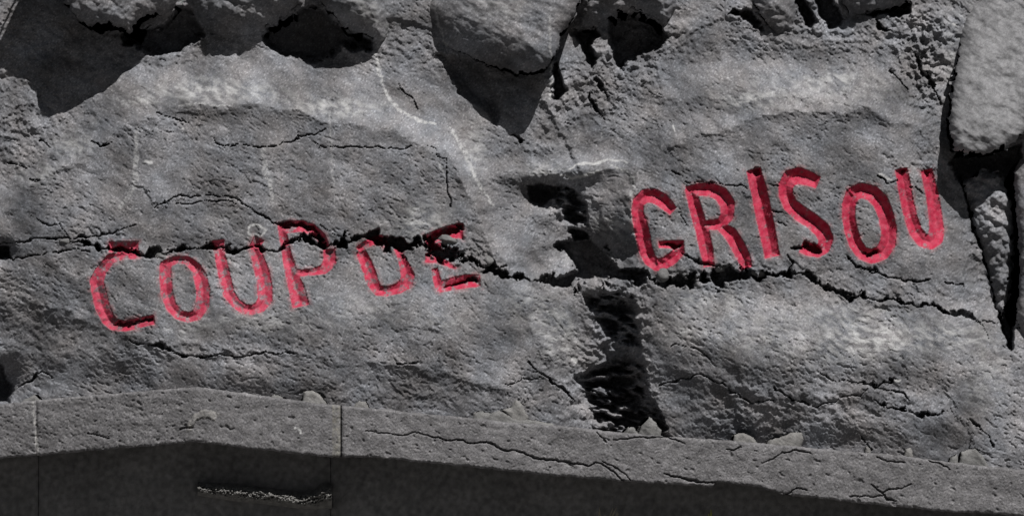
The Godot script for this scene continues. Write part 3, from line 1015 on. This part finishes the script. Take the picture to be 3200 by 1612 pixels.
func build_boulders(mat: Material) -> void:
	boulder("rough dark boulder whose lit ragged edge hangs over the widest shadow", [[60, -330], [190, -100], [192, 0], [215, 38], [262, 76], [330, 74], [385, 88], [400, 112], [430, 60], [520, 42], [550, 20], [640, -120], [640, -330]], 0.0, -0.55, 0.0, 70.0, 90.0, 0.55, 330.0, mat, 14.0)
	boulder("low pitted knob of rock between two black hollows", [[560, -150], [600, 10], [625, 70], [645, 112], [700, 130], [770, 127], [830, 98], [890, 55], [950, 15], [990, -150]], -112.0, 0.0, -0.3, 84.0, 150.0, 0.7, 160.0, mat, 18.0)
	boulder("rounded knob with chalky edge above a black hollow", [[985, -150], [1000, 0], [1040, 50], [1085, 92], [1130, 106], [1172, 138], [1205, 130], [1235, 70], [1260, -150]], -98.0, -0.5, 0.0, 108.0, 120.0, 0.5, 200.0, mat, 16.0)
	boulder("smooth bulging boulder with thin white vertical vein over the triangular shadow", [[1270, -200], [1310, 40], [1350, 120], [1400, 152], [1440, 168], [1500, 190], [1560, 216], [1625, 228], [1700, 222], [1732, 190], [1756, 110], [1800, 40], [1880, -200]], -78.0, 0.38, 0.12, 116.0, 190.0, 0.25, 280.0, mat, 14.0)
	boulder("craggy knob with ragged edge above two deep black holes", [[1780, -160], [1785, 60], [1810, 94], [1866, 82], [1905, 54], [1975, 32], [2045, 54], [2084, 90], [2116, 20], [2150, -160]], -112.0, 0.0, -0.2, 84.0, 110.0, 0.9, 160.0, mat, 18.0)
	boulder("small craggy knob between the diagonal hollow and the twin gouges", [[2370, -150], [2355, 20], [2385, 72], [2430, 112], [2482, 92], [2492, 20], [2480, -150]], -112.0, 0.0, 0.0, 62.0, 70.0, 0.8, 160.0, mat, 14.0)
	boulder("ragged knob past the twin gouges, with pale top", [[2640, -150], [2632, 10], [2658, 58], [2706, 42], [2780, 26], [2850, 6], [2870, -150]], -105.0, 0.0, 0.0, 64.0, 70.0, 0.8, 160.0, mat, 14.0)
	boulder("large pale smooth boulder beside the craggy notch, undercut below", [[3012, -200], [3006, 40], [2998, 140], [2985, 220], [2968, 330], [2966, 420], [2985, 470], [3060, 486], [3120, 474], [3170, 446], [3215, 412], [3450, 360], [3450, -200]], -128.0, 0.04, 0.30, 66.0, 100.0, 0.3, 260.0, mat, 18.0, null, Color(0.235, 0.234, 0.238))
	boulder("knobbly mass of rubble filling the notch beside the letter U of GRISOU", [[3004, 570], [3060, 532], [3130, 545], [3168, 620], [3174, 760], [3160, 900], [3140, 1010], [3112, 960], [3085, 840], [3050, 720], [3024, 640]], -150.0, 0.0, 0.0, 60.0, 60.0, 1.6, 160.0, mat, 22.0)
	boulder("pale boulder sliver behind the dark rubble-filled notch", [[3168, 540], [3190, 496], [3230, 470], [3450, 440], [3450, 1200], [3205, 1080], [3176, 990], [3188, 860], [3182, 720]], -120.0, 0.05, 0.06, 50.0, 60.0, 0.1, 200.0, mat, 6.0)

# ------------------------------------------------------------------ loose stones
func stone_mesh(sd: int, rx: float, ry: float, rz: float, tint: Color, sharp: float) -> Array:
	var seg := 22
	var ring := 14
	var rng := RandomNumberGenerator.new()
	rng.seed = sd
	var planes := []
	for q in 11:
		var dir := Vector3(rng.randf_range(-1, 1), rng.randf_range(-1, 1), rng.randf_range(-1, 1)).normalized()
		planes.append([dir, rng.randf_range(0.62, 0.92)])
	var v := PackedVector3Array()
	var c := PackedColorArray()
	for j in ring + 1:
		var th := PI * j / ring
		for i in seg + 1:
			var ph := TAU * (i % seg) / seg
			var d := Vector3(sin(th) * cos(ph), cos(th), sin(th) * sin(ph))
			var r := 1.0
			for p in planes:
				var dp: float = d.dot(p[0])
				if dp > 0.05:
					r = minf(r, lerpf(1.0, p[1] / dp, sharp))
			r *= 1.0 + 0.08 * n_mid.get_noise_3d(d.x * 60.0 + sd * 31.0, d.y * 60.0, d.z * 60.0) + 0.04 * n_grain.get_noise_3d(d.x * 40.0, d.y * 40.0 + sd, d.z * 40.0)
			v.append(Vector3(d.x * rx, d.y * ry, d.z * rz) * r * S)
			var g := 1.0 + 0.3 * n_grain.get_noise_3d(d.x * 60.0, d.y * 60.0, d.z * 60.0 + sd)
			c.append(Color(tint.r * g, tint.g * g, tint.b * g))
	var idx := PackedInt32Array()
	for j in ring:
		for i in seg:
			var a := j * (seg + 1) + i
			idx.append_array(PackedInt32Array([a, a + 1, a + seg + 1, a + 1, a + seg + 2, a + seg + 1]))
	var n := PackedVector3Array()
	n.resize(v.size())
	for q in range(0, idx.size(), 3):
		var nn := (v[idx[q + 2]] - v[idx[q]]).cross(v[idx[q + 1]] - v[idx[q]])
		for e in 3:
			n[idx[q + e]] += nn
	for q in n.size():
		n[q] = n[q].normalized() if n[q].length() > 1e-12 else Vector3(0, 1 if v[q].y > 0 else -1, 0)
	return [v, n, c, idx]

func loose_stone(label: String, px: float, py: float, z: float, rx: float, ry: float, rz: float, tilt: float, sd: int, tint: Color, mat: Material) -> void:
	var a := stone_mesh(sd, rx, ry, rz, tint, 0.9)
	var o := commit(numbered("loose_stone"), a[0], a[1], a[2], a[3], mat, self)
	o.position = pt(px, py, z)
	o.rotation.z = tilt
	o.set_meta("label", label)
	o.set_meta("category", "stone")
	o.set_meta("group", "stones wedged in the cracks")

func surface_z(px: float, py: float) -> float:
	var i := clampi(int((px - X0) / STEP), 0, NX - 1)
	var j := clampi(int((py - Y0) / STEP), 0, NY - 1)
	return zs[j * NX + i]

func build_stones(mat: Material) -> void:
	var g := Color(0.17, 0.168, 0.165)
	var list := [
		["flat grey stone wedged under the upper bar of the letter E", 1398, 752, -14.0, 34, 18, 26, -0.25, 31],
		["dark rounded stone in the crack just past the letter E", 1468, 748, -34.0, 26, 24, 24, 0.3, 32],
		["stone low in the crack beyond the letter E, beside a smaller one", 1494, 792, -20.0, 22, 16, 24, -0.5, 33],
		["small stone at the crack's narrowing beyond the letter E", 1526, 816, -12.0, 20, 17, 20, -0.6, 34],
		["knobbly stone in the crack above the D's left shoulder", 1110, 764, -30.0, 30, 13, 24, 0.4, 35],
		["stone chip in the crack between the two tops of the letter U in COUP", 722, 772, -26.0, 15, 13, 18, 0.2, 36],
		["stone chip in the crack beside the U's tall right stroke in COUP", 836, 766, -22.0, 14, 15, 16, 0.5, 37],
		["flat flake standing in the crack before the letter O of COUP", 505, 802, -16.0, 26, 11, 22, -0.1, 38],
		["pebble at the open end of the crack before the letter C", 210, 756, -14.0, 34, 14, 22, 0.1, 39],
		["blocky stone in the crack under the letter G", 2070, 860, -12.0, 26, 22, 26, 0.7, 40],
		["angular stone in the crack below the R's stem", 2250, 838, -22.0, 24, 15, 20, 0.2, 41],
		["angular stone in the crack below the R's leg", 2372, 852, -22.0, 26, 14, 20, -0.2, 42],
	]
	for e in list:
		loose_stone(e[0], e[1], e[2], surface_z(e[1], e[2]) + e[3], e[4], e[5], e[6], e[7], e[8], g, mat)

# ------------------------------------------------------------------ the wall with its coping
const COPE_TOP := [[-260, 1290], [0, 1262], [240, 1238], [604, 1209], [650, 1213], [830, 1237], [1000, 1261], [1065, 1266], [1160, 1275], [1280, 1288], [1470, 1305], [1600, 1320], [1750, 1330], [1950, 1352], [2090, 1364], [2300, 1378], [2500, 1396], [2650, 1409], [2800, 1421], [2950, 1441], [3100, 1458], [3200, 1468], [3450, 1490]]
const COPE_BOT := [[-260, 1460], [0, 1433], [120, 1424], [300, 1408], [460, 1395], [605, 1381], [700, 1392], [800, 1405], [900, 1417], [1035, 1429], [1150, 1429], [1300, 1443], [1500, 1463], [1700, 1484], [1950, 1505], [2100, 1514], [2225, 1522], [2240, 1506], [2377, 1522], [2446, 1546], [2533, 1554], [2663, 1570], [2836, 1587], [2966, 1600], [3139, 1608], [3250, 1622], [3450, 1640]]
const COPE_Z := [[-260, -70], [605, 108], [1065, 104], [3200, 40], [3450, 30]]
const SHELL := [[578, 1346], [590, 1315], [606, 1294], [628, 1281], [652, 1281], [686, 1294], [670, 1316], [650, 1306], [628, 1306], [610, 1318], [596, 1346]]
const COPE_CRACKS := [
	[[1140, 1345, 2], [1253, 1362, 3], [1292, 1353, 4], [1327, 1357, 5], [1370, 1370, 6], [1422, 1377, 6], [1448, 1375, 5], [1474, 1388, 6], [1518, 1379, 6], [1574, 1407, 7], [1613, 1407, 6], [1647, 1422, 7], [1686, 1435, 8], [1743, 1440, 7], [1800, 1448, 7], [1838, 1457, 6], [1860, 1444, 6], [1881, 1453, 5], [1916, 1474, 6], [1950, 1504, 5]],
	[[1738, 1435, 4], [1790, 1455, 4]], [[1864, 1349, 4], [1894, 1383, 4]], [[1881, 1444, 4], [1925, 1462, 4], [1975, 1500, 3]],
	[[2381, 1448, 3], [2420, 1433, 4], [2446, 1414, 5], [2490, 1409, 6], [2533, 1414, 4]], [[2273, 1405, 3], [2295, 1410, 5], [2316, 1396, 4]],
	[[2723, 1513, 3], [2758, 1543, 7], [2775, 1561, 12], [2801, 1566, 3]], [[2758, 1543, 6], [2780, 1528, 5], [2819, 1528, 4], [2849, 1513, 3]],
	[[2658, 1550, 4], [2758, 1552, 5]], [[2455, 1546, 6], [2494, 1526, 5], [2524, 1532, 4]], [[2741, 1427, 4], [2775, 1442, 4], [2830, 1446, 3]],
	[[2905, 1440, 4], [2957, 1457, 5], [2970, 1470, 3]], [[2076, 1479, 5], [2106, 1488, 9], [2154, 1500, 12], [2200, 1507, 8], [2244, 1508, 6]],
	[[1920, 1374, 3], [2000, 1368, 4], [2080, 1366, 4], [2140, 1385, 3]], [[270, 1352, 3], [340, 1370, 5]], [[560, 1340, 5], [600, 1338, 6]],
]

func along(list: Array, x: float) -> float:
	for s in list.size() - 1:
		if x <= list[s + 1][0]:
			return lerpf(list[s][1], list[s + 1][1], clampf((x - list[s][0]) / float(list[s + 1][0] - list[s][0]), 0.0, 1.0))
	return list[-1][1]

func seg_cut(list: Array, x: float, y: float) -> float:
	var g := 0.0
	for ln in list:
		for s in ln.size() - 1:
			var a: Array = ln[s]
			var b: Array = ln[s + 1]
			if x < minf(a[0], b[0]) - 12.0 or x > maxf(a[0], b[0]) + 12.0 or y < minf(a[1], b[1]) - 12.0 or y > maxf(a[1], b[1]) + 12.0:
				continue
			var ex: float = b[0] - a[0]
			var ey: float = b[1] - a[1]
			var t := clampf(((x - a[0]) * ex + (y - a[1]) * ey) / (ex * ex + ey * ey + 0.001), 0.0, 1.0)
			var d := Vector2(x - a[0] - t * ex, y - a[1] - t * ey).length()
			var hw := 0.3 * lerpf(a[2], b[2], t) + 0.8
			if d < hw:
				g = maxf(g, (4.0 + 3.5 * hw) * minf(1.0, (1.0 - d / hw) * 2.0))
	return g

func coping(parent: Node3D, label: String, xa: float, xb: float, tone: float, mat: Material) -> void:
	var st := 3.0
	var nx := int((xb - xa) / st) + 1
	var fr := 60
	var rows := fr + 9
	var pos := PackedVector3Array()
	var col := PackedColorArray()
	pos.resize(nx * rows)
	col.resize(nx * rows)
	for i in nx:
		var px := xa + (xb - xa) * i / float(nx - 1)
		var ty := along(COPE_TOP, px) + 2.6 * n_mid.get_noise_2d(px * 2.0, 9.0) + 1.6 * n_grain.get_noise_2d(px, 40.0)
		var by := along(COPE_BOT, px) + 3.0 * n_mid.get_noise_2d(px * 2.0, 77.0) + 2.4 * n_grain.get_noise_2d(px * 1.5, 90.0)
		var zf := along(COPE_Z, px)
		var ec := minf(px - xa, xb - px)
		for r in rows:
			var k := r * nx + i
			var py := ty
			var z := zf
			if r < 4:
				z = zf - 220.0 + 212.0 * r / 3.0
				py = ty + 0.3
				if r == 3:
					z = zf - 8.0
			elif r < fr + 5:
				var t := (r - 4) / float(fr)
				# denser towards the two arrises
				py = lerpf(ty, by, t) + (2.4 if r == 4 else 0.0) - (2.4 if r == fr + 4 else 0.0)
				var ed := minf(py - ty, by - py)
				z = zf - 7.0 * pow(clampf(1.0 - ed / 9.0, 0.0, 1.0), 2.0)
				z -= 5.0 * pow(clampf(1.0 - ec / 8.0, 0.0, 1.0), 2.0)
			else:
				z = zf - 8.0 - 180.0 * (r - fr - 5) / 3.0
				py = by
			var u := (0.97 * px + 0.2 * py) * 0.5
			var v := -0.2 * px + 0.97 * py
			var left := clampf((640.0 - px) / 80.0, 0.0, 1.0)
			if r >= 3 and r <= fr + 5:
				z += 3.0 * n_mid.get_noise_2d(u * 1.3 + 50.0, v) + (1.0 + 1.0 * left) * n_grain.get_noise_2d(u + 90.0, v) + (0.8 + 0.4 * left) * n_fine.get_noise_2d(u * 1.7, v + 60.0) + 0.9 * n_speck.get_noise_2d(px + 50.0, py)
				var sk := n_streak.get_noise_2d(u * 1.2, v + 300.0)
				if sk > 0.3:
					z -= minf((sk - 0.3) * 13.0, 4.2) * (0.3 + 0.5 * left)
				z += 4.0 * n_big.get_noise_2d(px + 2000.0, py)
				var pit := n_pit.get_noise_2d(u * 1.2, v + 900.0)
				if pit > 0.52:
					z -= minf((pit - 0.52) * 26.0, 4.0)
				if r >= 4 and r < fr + 5:
					z -= seg_cut(COPE_CRACKS, px + 5.0 * n_warp_a.get_noise_2d(px * 1.6, py * 1.6), py + 5.0 * n_warp_b.get_noise_2d(px * 1.6, py * 1.6))
			# shell-shaped flake below the bend
			var shell := -9.0
			if r >= 4 and r < fr + 5 and px > 560.0 and px < 700.0:
				shell = poly_dist(SHELL, px + 5.0 * n_warp_a.get_noise_2d(px * 2.0, py * 2.0), py + 5.0 * n_warp_b.get_noise_2d(px * 2.0, py * 2.0))
				z += 3.5 * clampf(shell / 5.0, 0.0, 1.0)
				if shell < 0.0 and py > 1300.0 and px < 665.0:
					z -= 5.0 * exp(-pow((px - 622.0) / 26.0, 2.0) - pow((py - 1336.0) / 22.0, 2.0))
			pos[k] = pt(px, py, z)
			var g := tone * (1.0 + 0.18 * n_tone.get_noise_2d(px * 1.3, py * 1.3 + 500.0) + 0.24 * n_mid.get_noise_2d(u, v + 400.0) + 0.26 * n_grain.get_noise_2d(u + 40.0, v))
			if n_speck.get_noise_2d(px + 60.0, py) > 0.66:
				g *= 1.6
			elif n_speck.get_noise_2d(px + 360.0, py) > 0.6:
				g *= 0.55
			var c := Color(g * 1.01, g * 0.985, g)
			# mortar in the joint and lime runs
			if px > 1038.0 and px < 1066.0 and r >= 4:
				c = c.lerp(Color(0.2, 0.192, 0.172), clampf(0.6 + n_wear.get_noise_2d(px, py), 0.0, 1.0))
			var vein := absf(px - (104.0 + 0.09 * (py - 1290.0)) - 4.0 * n_warp_a.get_noise_2d(px, py))
			if vein < 6.0 and r >= 4:
				c = c.lerp(Color(0.5, 0.49, 0.47), clampf((1.0 - vein / 6.0) * (0.7 + 1.4 * n_wear.get_noise_2d(px, py * 0.6)), 0.0, 1.0))
			if shell > 0.0:
				c = c.lerp(Color(0.3, 0.29, 0.27), 0.55 * clampf(0.8 + n_wear.get_noise_2d(px, py), 0.0, 1.0))
			var arc := absf(Vector2(px - 924.0, py - 1352.0).length() - 15.0)
			if arc < 3.0 and px > 918.0 and py < 1356.0:
				c = Color(0.45, 0.45, 0.44)
			col[k] = c
	var nor := PackedVector3Array()
	nor.resize(nx * rows)
	for r in rows:
		for i in nx:
			var k := r * nx + i
			var l := pos[k - 1] if i > 0 else pos[k]
			var rr := pos[k + 1] if i < nx - 1 else pos[k]
			var u := pos[k - nx] if r > 0 else pos[k]
			var d := pos[k + nx] if r < rows - 1 else pos[k]
			nor[k] = (rr - l).cross(u - d).normalized()
	var idx := PackedInt32Array()
	for r in rows - 1:
		for i in nx - 1:
			var k := r * nx + i
			idx.append_array(PackedInt32Array([k, k + 1, k + nx, k + 1, k + nx + 1, k + nx]))
	# end faces
	for e in 2:
		var i := 0 if e == 0 else nx - 1
		var nn := Vector3.LEFT if e == 0 else Vector3.RIGHT
		var o := pos.size()
		for r in rows:
			var p := pos[r * nx + i]
			pos.append(p)
			pos.append(Vector3(p.x, p.y, pos[i].z))
			for q in 2:
				nor.append(nn)
				col.append(col[r * nx + i])
		for r in rows - 1:
			idx.append_array(PackedInt32Array([o + 2 * r, o + 2 * r + 2, o + 2 * r + 1, o + 2 * r + 1, o + 2 * r + 2, o + 2 * r + 3]))
	var o := commit("coping_stone", pos, nor, col, idx, mat, parent)
	o.set_meta("label", label)

func wall_block(parent: Node3D, xa: float, xb: float, label: String, mat: Material) -> void:
	var st := 5.0
	var nx := int((xb - xa) / st) + 1
	var rows := 62
	var pos := PackedVector3Array()
	var nor := PackedVector3Array()
	var col := PackedColorArray()
	for r in rows:
		for i in nx:
			var px := xa + (xb - xa) * i / float(nx - 1)
			var ty := along(COPE_BOT, px) - 30.0
			var py := lerpf(ty, ty + 330.0, r / float(rows - 1))
			var z := along(COPE_Z, px) - 165.0
			var ec := minf(px - xa, xb - px)
			z -= 5.0 * pow(clampf(1.0 - ec / 8.0, 0.0, 1.0), 2.0)
			z += 5.0 * n_mid.get_noise_2d(px, py + 300.0) + 1.6 * n_grain.get_noise_2d(px, py)
			pos.append(pt(px, py, z))
			var g := 0.155 * (1.0 + 0.3 * n_tone.get_noise_2d(px, py + 90.0) + 0.3 * n_grain.get_noise_2d(px, py + 70.0))
			col.append(Color(g * 1.02, g, g * 0.98))
	nor.resize(nx * rows)
	for r in rows:
		for i in nx:
			var k := r * nx + i
			var l := pos[k - 1] if i > 0 else pos[k]
			var rr := pos[k + 1] if i < nx - 1 else pos[k]
			var u := pos[k - nx] if r > 0 else pos[k]
			var d := pos[k + nx] if r < rows - 1 else pos[k]
			nor[k] = (rr - l).cross(u - d).normalized()
	var idx := PackedInt32Array()
	for r in rows - 1:
		for i in nx - 1:
			var k := r * nx + i
			idx.append_array(PackedInt32Array([k, k + 1, k + nx, k + 1, k + nx + 1, k + nx]))
	for e in 2:
		var i := 0 if e == 0 else nx - 1
		var o := pos.size()
		for r in rows:
			var p := pos[r * nx + i]
			pos.append(p)
			pos.append(p + Vector3(0, 0, -0.3))
			for q in 2:
				nor.append(Vector3.LEFT if e == 0 else Vector3.RIGHT)
				col.append(col[r * nx + i])
		for r in rows - 1:
			idx.append_array(PackedInt32Array([o + 2 * r, o + 2 * r + 2, o + 2 * r + 1, o + 2 * r + 1, o + 2 * r + 2, o + 2 * r + 3]))
	var m := commit("wall_block", pos, nor, col, idx, mat, parent)
	m.set_meta("label", label)

# a rough strip of mortar standing proud of the shaded wall; its crumbs reach the sun
func crumbly_ledge(parent: Node3D, pts: Array, proud: float, label: String, mat: Material) -> void:
	var pos := PackedVector3Array()
	var col := PackedColorArray()
	var nx := int((pts[-1][0] - pts[0][0]) / 2.5) + 1
	var rows := 30
	for r in rows:
		for i in nx:
			var px := lerpf(pts[0][0], pts[-1][0], i / float(nx - 1))
			var h := 0.0
			var cy := 0.0
			for s in pts.size() - 1:
				if px <= pts[s + 1][0]:
					var t := clampf((px - pts[s][0]) / float(pts[s + 1][0] - pts[s][0]), 0.0, 1.0)
					cy = lerpf(pts[s][1], pts[s + 1][1], t)
					h = lerpf(pts[s][2], pts[s + 1][2], t)
					break
			var t := r / float(rows - 1)
			var py := cy + (t - 0.5) * h
			var bell := sin(PI * t)
			var wz := along(COPE_Z, px) - 175.0
			var z := wz + proud * pow(bell, 0.7)
			if bell > 0.01:
				z += bell * (26.0 * n_mid.get_noise_2d(px * 1.2, py * 3.0) + 13.0 * n_grain.get_noise_2d(px * 1.2, py * 2.4) + 12.0 * n_speck.get_noise_2d(px, py))
			pos.append(pt(px, py, z))
			var g := 0.17 * (1.0 + 0.4 * n_grain.get_noise_2d(px, py))
			col.append(Color(g * 1.02, g, g * 0.95))
	var nor := PackedVector3Array()
	nor.resize(nx * rows)
	var idx := PackedInt32Array()
	for r in rows:
		for i in nx:
			var k := r * nx + i
			var l := pos[k - 1] if i > 0 else pos[k]
			var rr := pos[k + 1] if i < nx - 1 else pos[k]
			var u := pos[k - nx] if r > 0 else pos[k]
			var d := pos[k + nx] if r < rows - 1 else pos[k]
			nor[k] = (rr - l).cross(u - d).normalized()
			if r < rows - 1 and i < nx - 1:
				idx.append_array(PackedInt32Array([k, k + 1, k + nx, k + 1, k + nx + 1, k + nx]))
	var o := commit("mortar_ledge", pos, nor, col, idx, mat, parent)
	o.set_meta("label", label)

func build_wall(mat: Material) -> void:
	var w := thing("retaining_wall", "low stone wall with a thick grey coping below the inscribed rock", "wall", pt(1600, 1700, -100))
	coping(w, "coping stone with white lime run at its joint", -240, 111.5, 0.15, mat)
	coping(w, "coping stone bent at a blunt corner, with a shell-shaped spall", 112.5, 1063, 0.15, mat)
	coping(w, "long coping stone with a wandering dark crack", 1067, 3430, 0.155, mat)
	wall_block(w, -240, 117.5, "wall block beside the thin pale joint", mat)
	wall_block(w, 119, 1031.5, "wall block with a crumbly mortar strip", mat)
	wall_block(w, 1033, 3430, "long wall block", mat)
	crumbly_ledge(w, [[616, 1528, 44], [720, 1538, 58], [850, 1552, 56], [940, 1564, 56], [985, 1562, 66], [1004, 1548, 84], [1036, 1548, 84]], 84.0, "crumbly mortar strip catching sunlight under the coping", mat)
	var beige := Color(0.195, 0.19, 0.182)
	var grey := Color(0.17, 0.168, 0.163)
	var lumps := [
		["small grey lump at the end of the sloping coping", grey, [60, 1260], [80, 1244], [105, 1230], [120, 1245], [128, 1252], [125, 1268], [62, 1272]],
		["low pale mortar lump beside the taller one", grey, [838, 1247], [852, 1233], [868, 1232], [892, 1250], [890, 1264], [840, 1262]],
		["rounded pale mortar lump above the bent coping", beige, [942, 1272], [947, 1222], [975, 1219], [1000, 1231], [1015, 1250], [1030, 1274]],
		["small mortar lump beside the coping joint", beige, [1092, 1284], [1110, 1262], [1122, 1252], [1142, 1255], [1158, 1284]],
		["ragged grey mortar shelf beside the pointed patch", grey, [1474, 1318], [1480, 1290], [1502, 1284], [1530, 1291], [1560, 1282], [1600, 1300], [1740, 1326], [1735, 1346], [1600, 1338], [1480, 1328]],
		["pointed beige mortar patch against the rock", beige, [1565, 1280], [1595, 1272], [1606, 1258], [1612, 1247], [1632, 1262], [1640, 1280], [1654, 1304], [1640, 1330], [1600, 1330], [1588, 1300]],
		["dark angular stone resting on the coping in the cleft", grey, [1988, 1364], [2005, 1330], [2030, 1301], [2050, 1318], [2068, 1345], [2066, 1374], [1992, 1374]],
		["flat small stone next to the angular one", grey, [1948, 1356], [1962, 1334], [1982, 1334], [1997, 1354], [1996, 1368], [1950, 1366]],
		["pale mortar lump where the coping's hairline cracks begin", beige, [2288, 1390], [2294, 1358], [2325, 1351], [2355, 1364], [2373, 1388], [2370, 1398], [2290, 1396]],
		["long beige mortar lump wedged under the rock", beige, [2392, 1398], [2405, 1372], [2440, 1364], [2470, 1352], [2508, 1349], [2513, 1372], [2500, 1410], [2395, 1408]],
		["tiny mortar crumb", beige, [2702, 1420], [2706, 1393], [2722, 1399], [2726, 1422]],
		["small yellowish mortar lump stuck to the rock foot", beige, [2824, 1434], [2829, 1402], [2848, 1395], [2856, 1412], [2856, 1436]],
		["broad grey mortar wedge with a split edge", grey, [2960, 1456], [2975, 1426], [2993, 1419], [2998, 1446], [3004, 1412], [3050, 1399], [3074, 1422], [3094, 1456], [3090, 1470], [2962, 1466]],
	]
	for e in lumps:
		var poly: Array = e.slice(2)
		boulder(e[0], poly, along(COPE_Z, poly[0][0]) - 34.0, 0.0, 0.0, 14.0, 14.0, 0.0, 150.0, mat, 3.0, w, e[1], 2.2)

# ------------------------------------------------------------------ ground and grass
func build_ground() -> void:
	var m := StandardMaterial3D.new()
	m.albedo_color = Color(0.13, 0.126, 0.122).linear_to_srgb()
	m.roughness = 0.95
	var foot := pt(1600, 1665, -60)
	var st := SurfaceTool.new()
	st.begin(Mesh.PRIMITIVE_TRIANGLES)
	var ya := foot.y
	for p in [Vector3(-6, ya + 0.04, -1.2), Vector3(6, ya - 0.02, -1.2), Vector3(-6, 0.0, 10.5), Vector3(6, 0.0, -1.2 + 11.7)]:
		pass
	var a := Vector3(-6, ya + 0.12, -1.0)
	var b := Vector3(6, ya - 0.02, -1.0)
	var c := Vector3(-6, -0.1, 11.0)
	var d := Vector3(6, -0.1, 11.0)
	for q in [a, b, c, b, d, c]:
		st.set_normal(Vector3.UP)
		st.add_vertex(q)
	var o := MeshInstance3D.new()
	o.name = "ground"
	o.mesh = st.commit()
	o.material_override = m
	o.set_meta("kind", "structure")
	o.set_meta("label", "bare sloping ground below the wall")
	o.set_meta("category", "ground")
	add_child(o)

func grass(px: float, tip_py: float, count: int, spread: float, sd: int, label: String, tint: Color) -> void:
	var rng := RandomNumberGenerator.new()
	rng.seed = sd
	var z := along(COPE_Z, px) - 120.0
	var root := pt(px, 1690.0, z)
	var t := thing("grass_tuft", label, "grass", root, "weeds at the foot of the wall")
	var m := StandardMaterial3D.new()
	m.albedo_color = tint.linear_to_srgb()
	m.roughness = 0.8
	for q in count:
		var st := SurfaceTool.new()
		st.begin(Mesh.PRIMITIVE_TRIANGLES)
		var x0 := rng.randf_range(-0.25, 0.25) * spread
		var x1 := x0 + rng.randf_range(-0.6, 0.6) * spread
		var top := tip_py + rng.randf_range(0.0, 30.0)
		var prev := []
		for s in 6:
			var f := s / 5.0
			var p := pt(px + lerpf(x0, x1, f * f), lerpf(1694.0, top, f), z + 22.0 * f * sin(q * 2.1)) - root
			var wd := lerpf(2.2, 0.7, f) * S
			var cur := [p + Vector3(-wd, 0, 0), p + Vector3(wd, 0, wd), p + Vector3(0, 0, -wd)]
			if s > 0:
				for e in 3:
					var e2 := (e + 1) % 3
					for vv in [prev[e], cur[e], prev[e2], prev[e2], cur[e], cur[e2]]:
						st.add_vertex(vv)
			prev = cur
		st.generate_normals()
		var o := MeshInstance3D.new()
		o.name = "blade"
		o.mesh = st.commit()
		o.material_override = m
		t.add_child(o, true)

func _ready() -> void:
	setup_view()
	relief()
	carve_cracks()
	carve_hollows()
	carve_letters()
	draw_veins()
	build_ground()
	build_rock()
	var mat := rock_material()
	build_boulders(mat)
	build_wall(mat)
	build_stones(mat)
	grass(1890, 1580, 9, 60, 5, "dry pale grass stalks at the foot of the wall", Color(0.3, 0.26, 0.17))
	grass(2212, 1592, 6, 26, 6, "small yellow-green weed at the foot of the wall", Color(0.3, 0.3, 0.06))
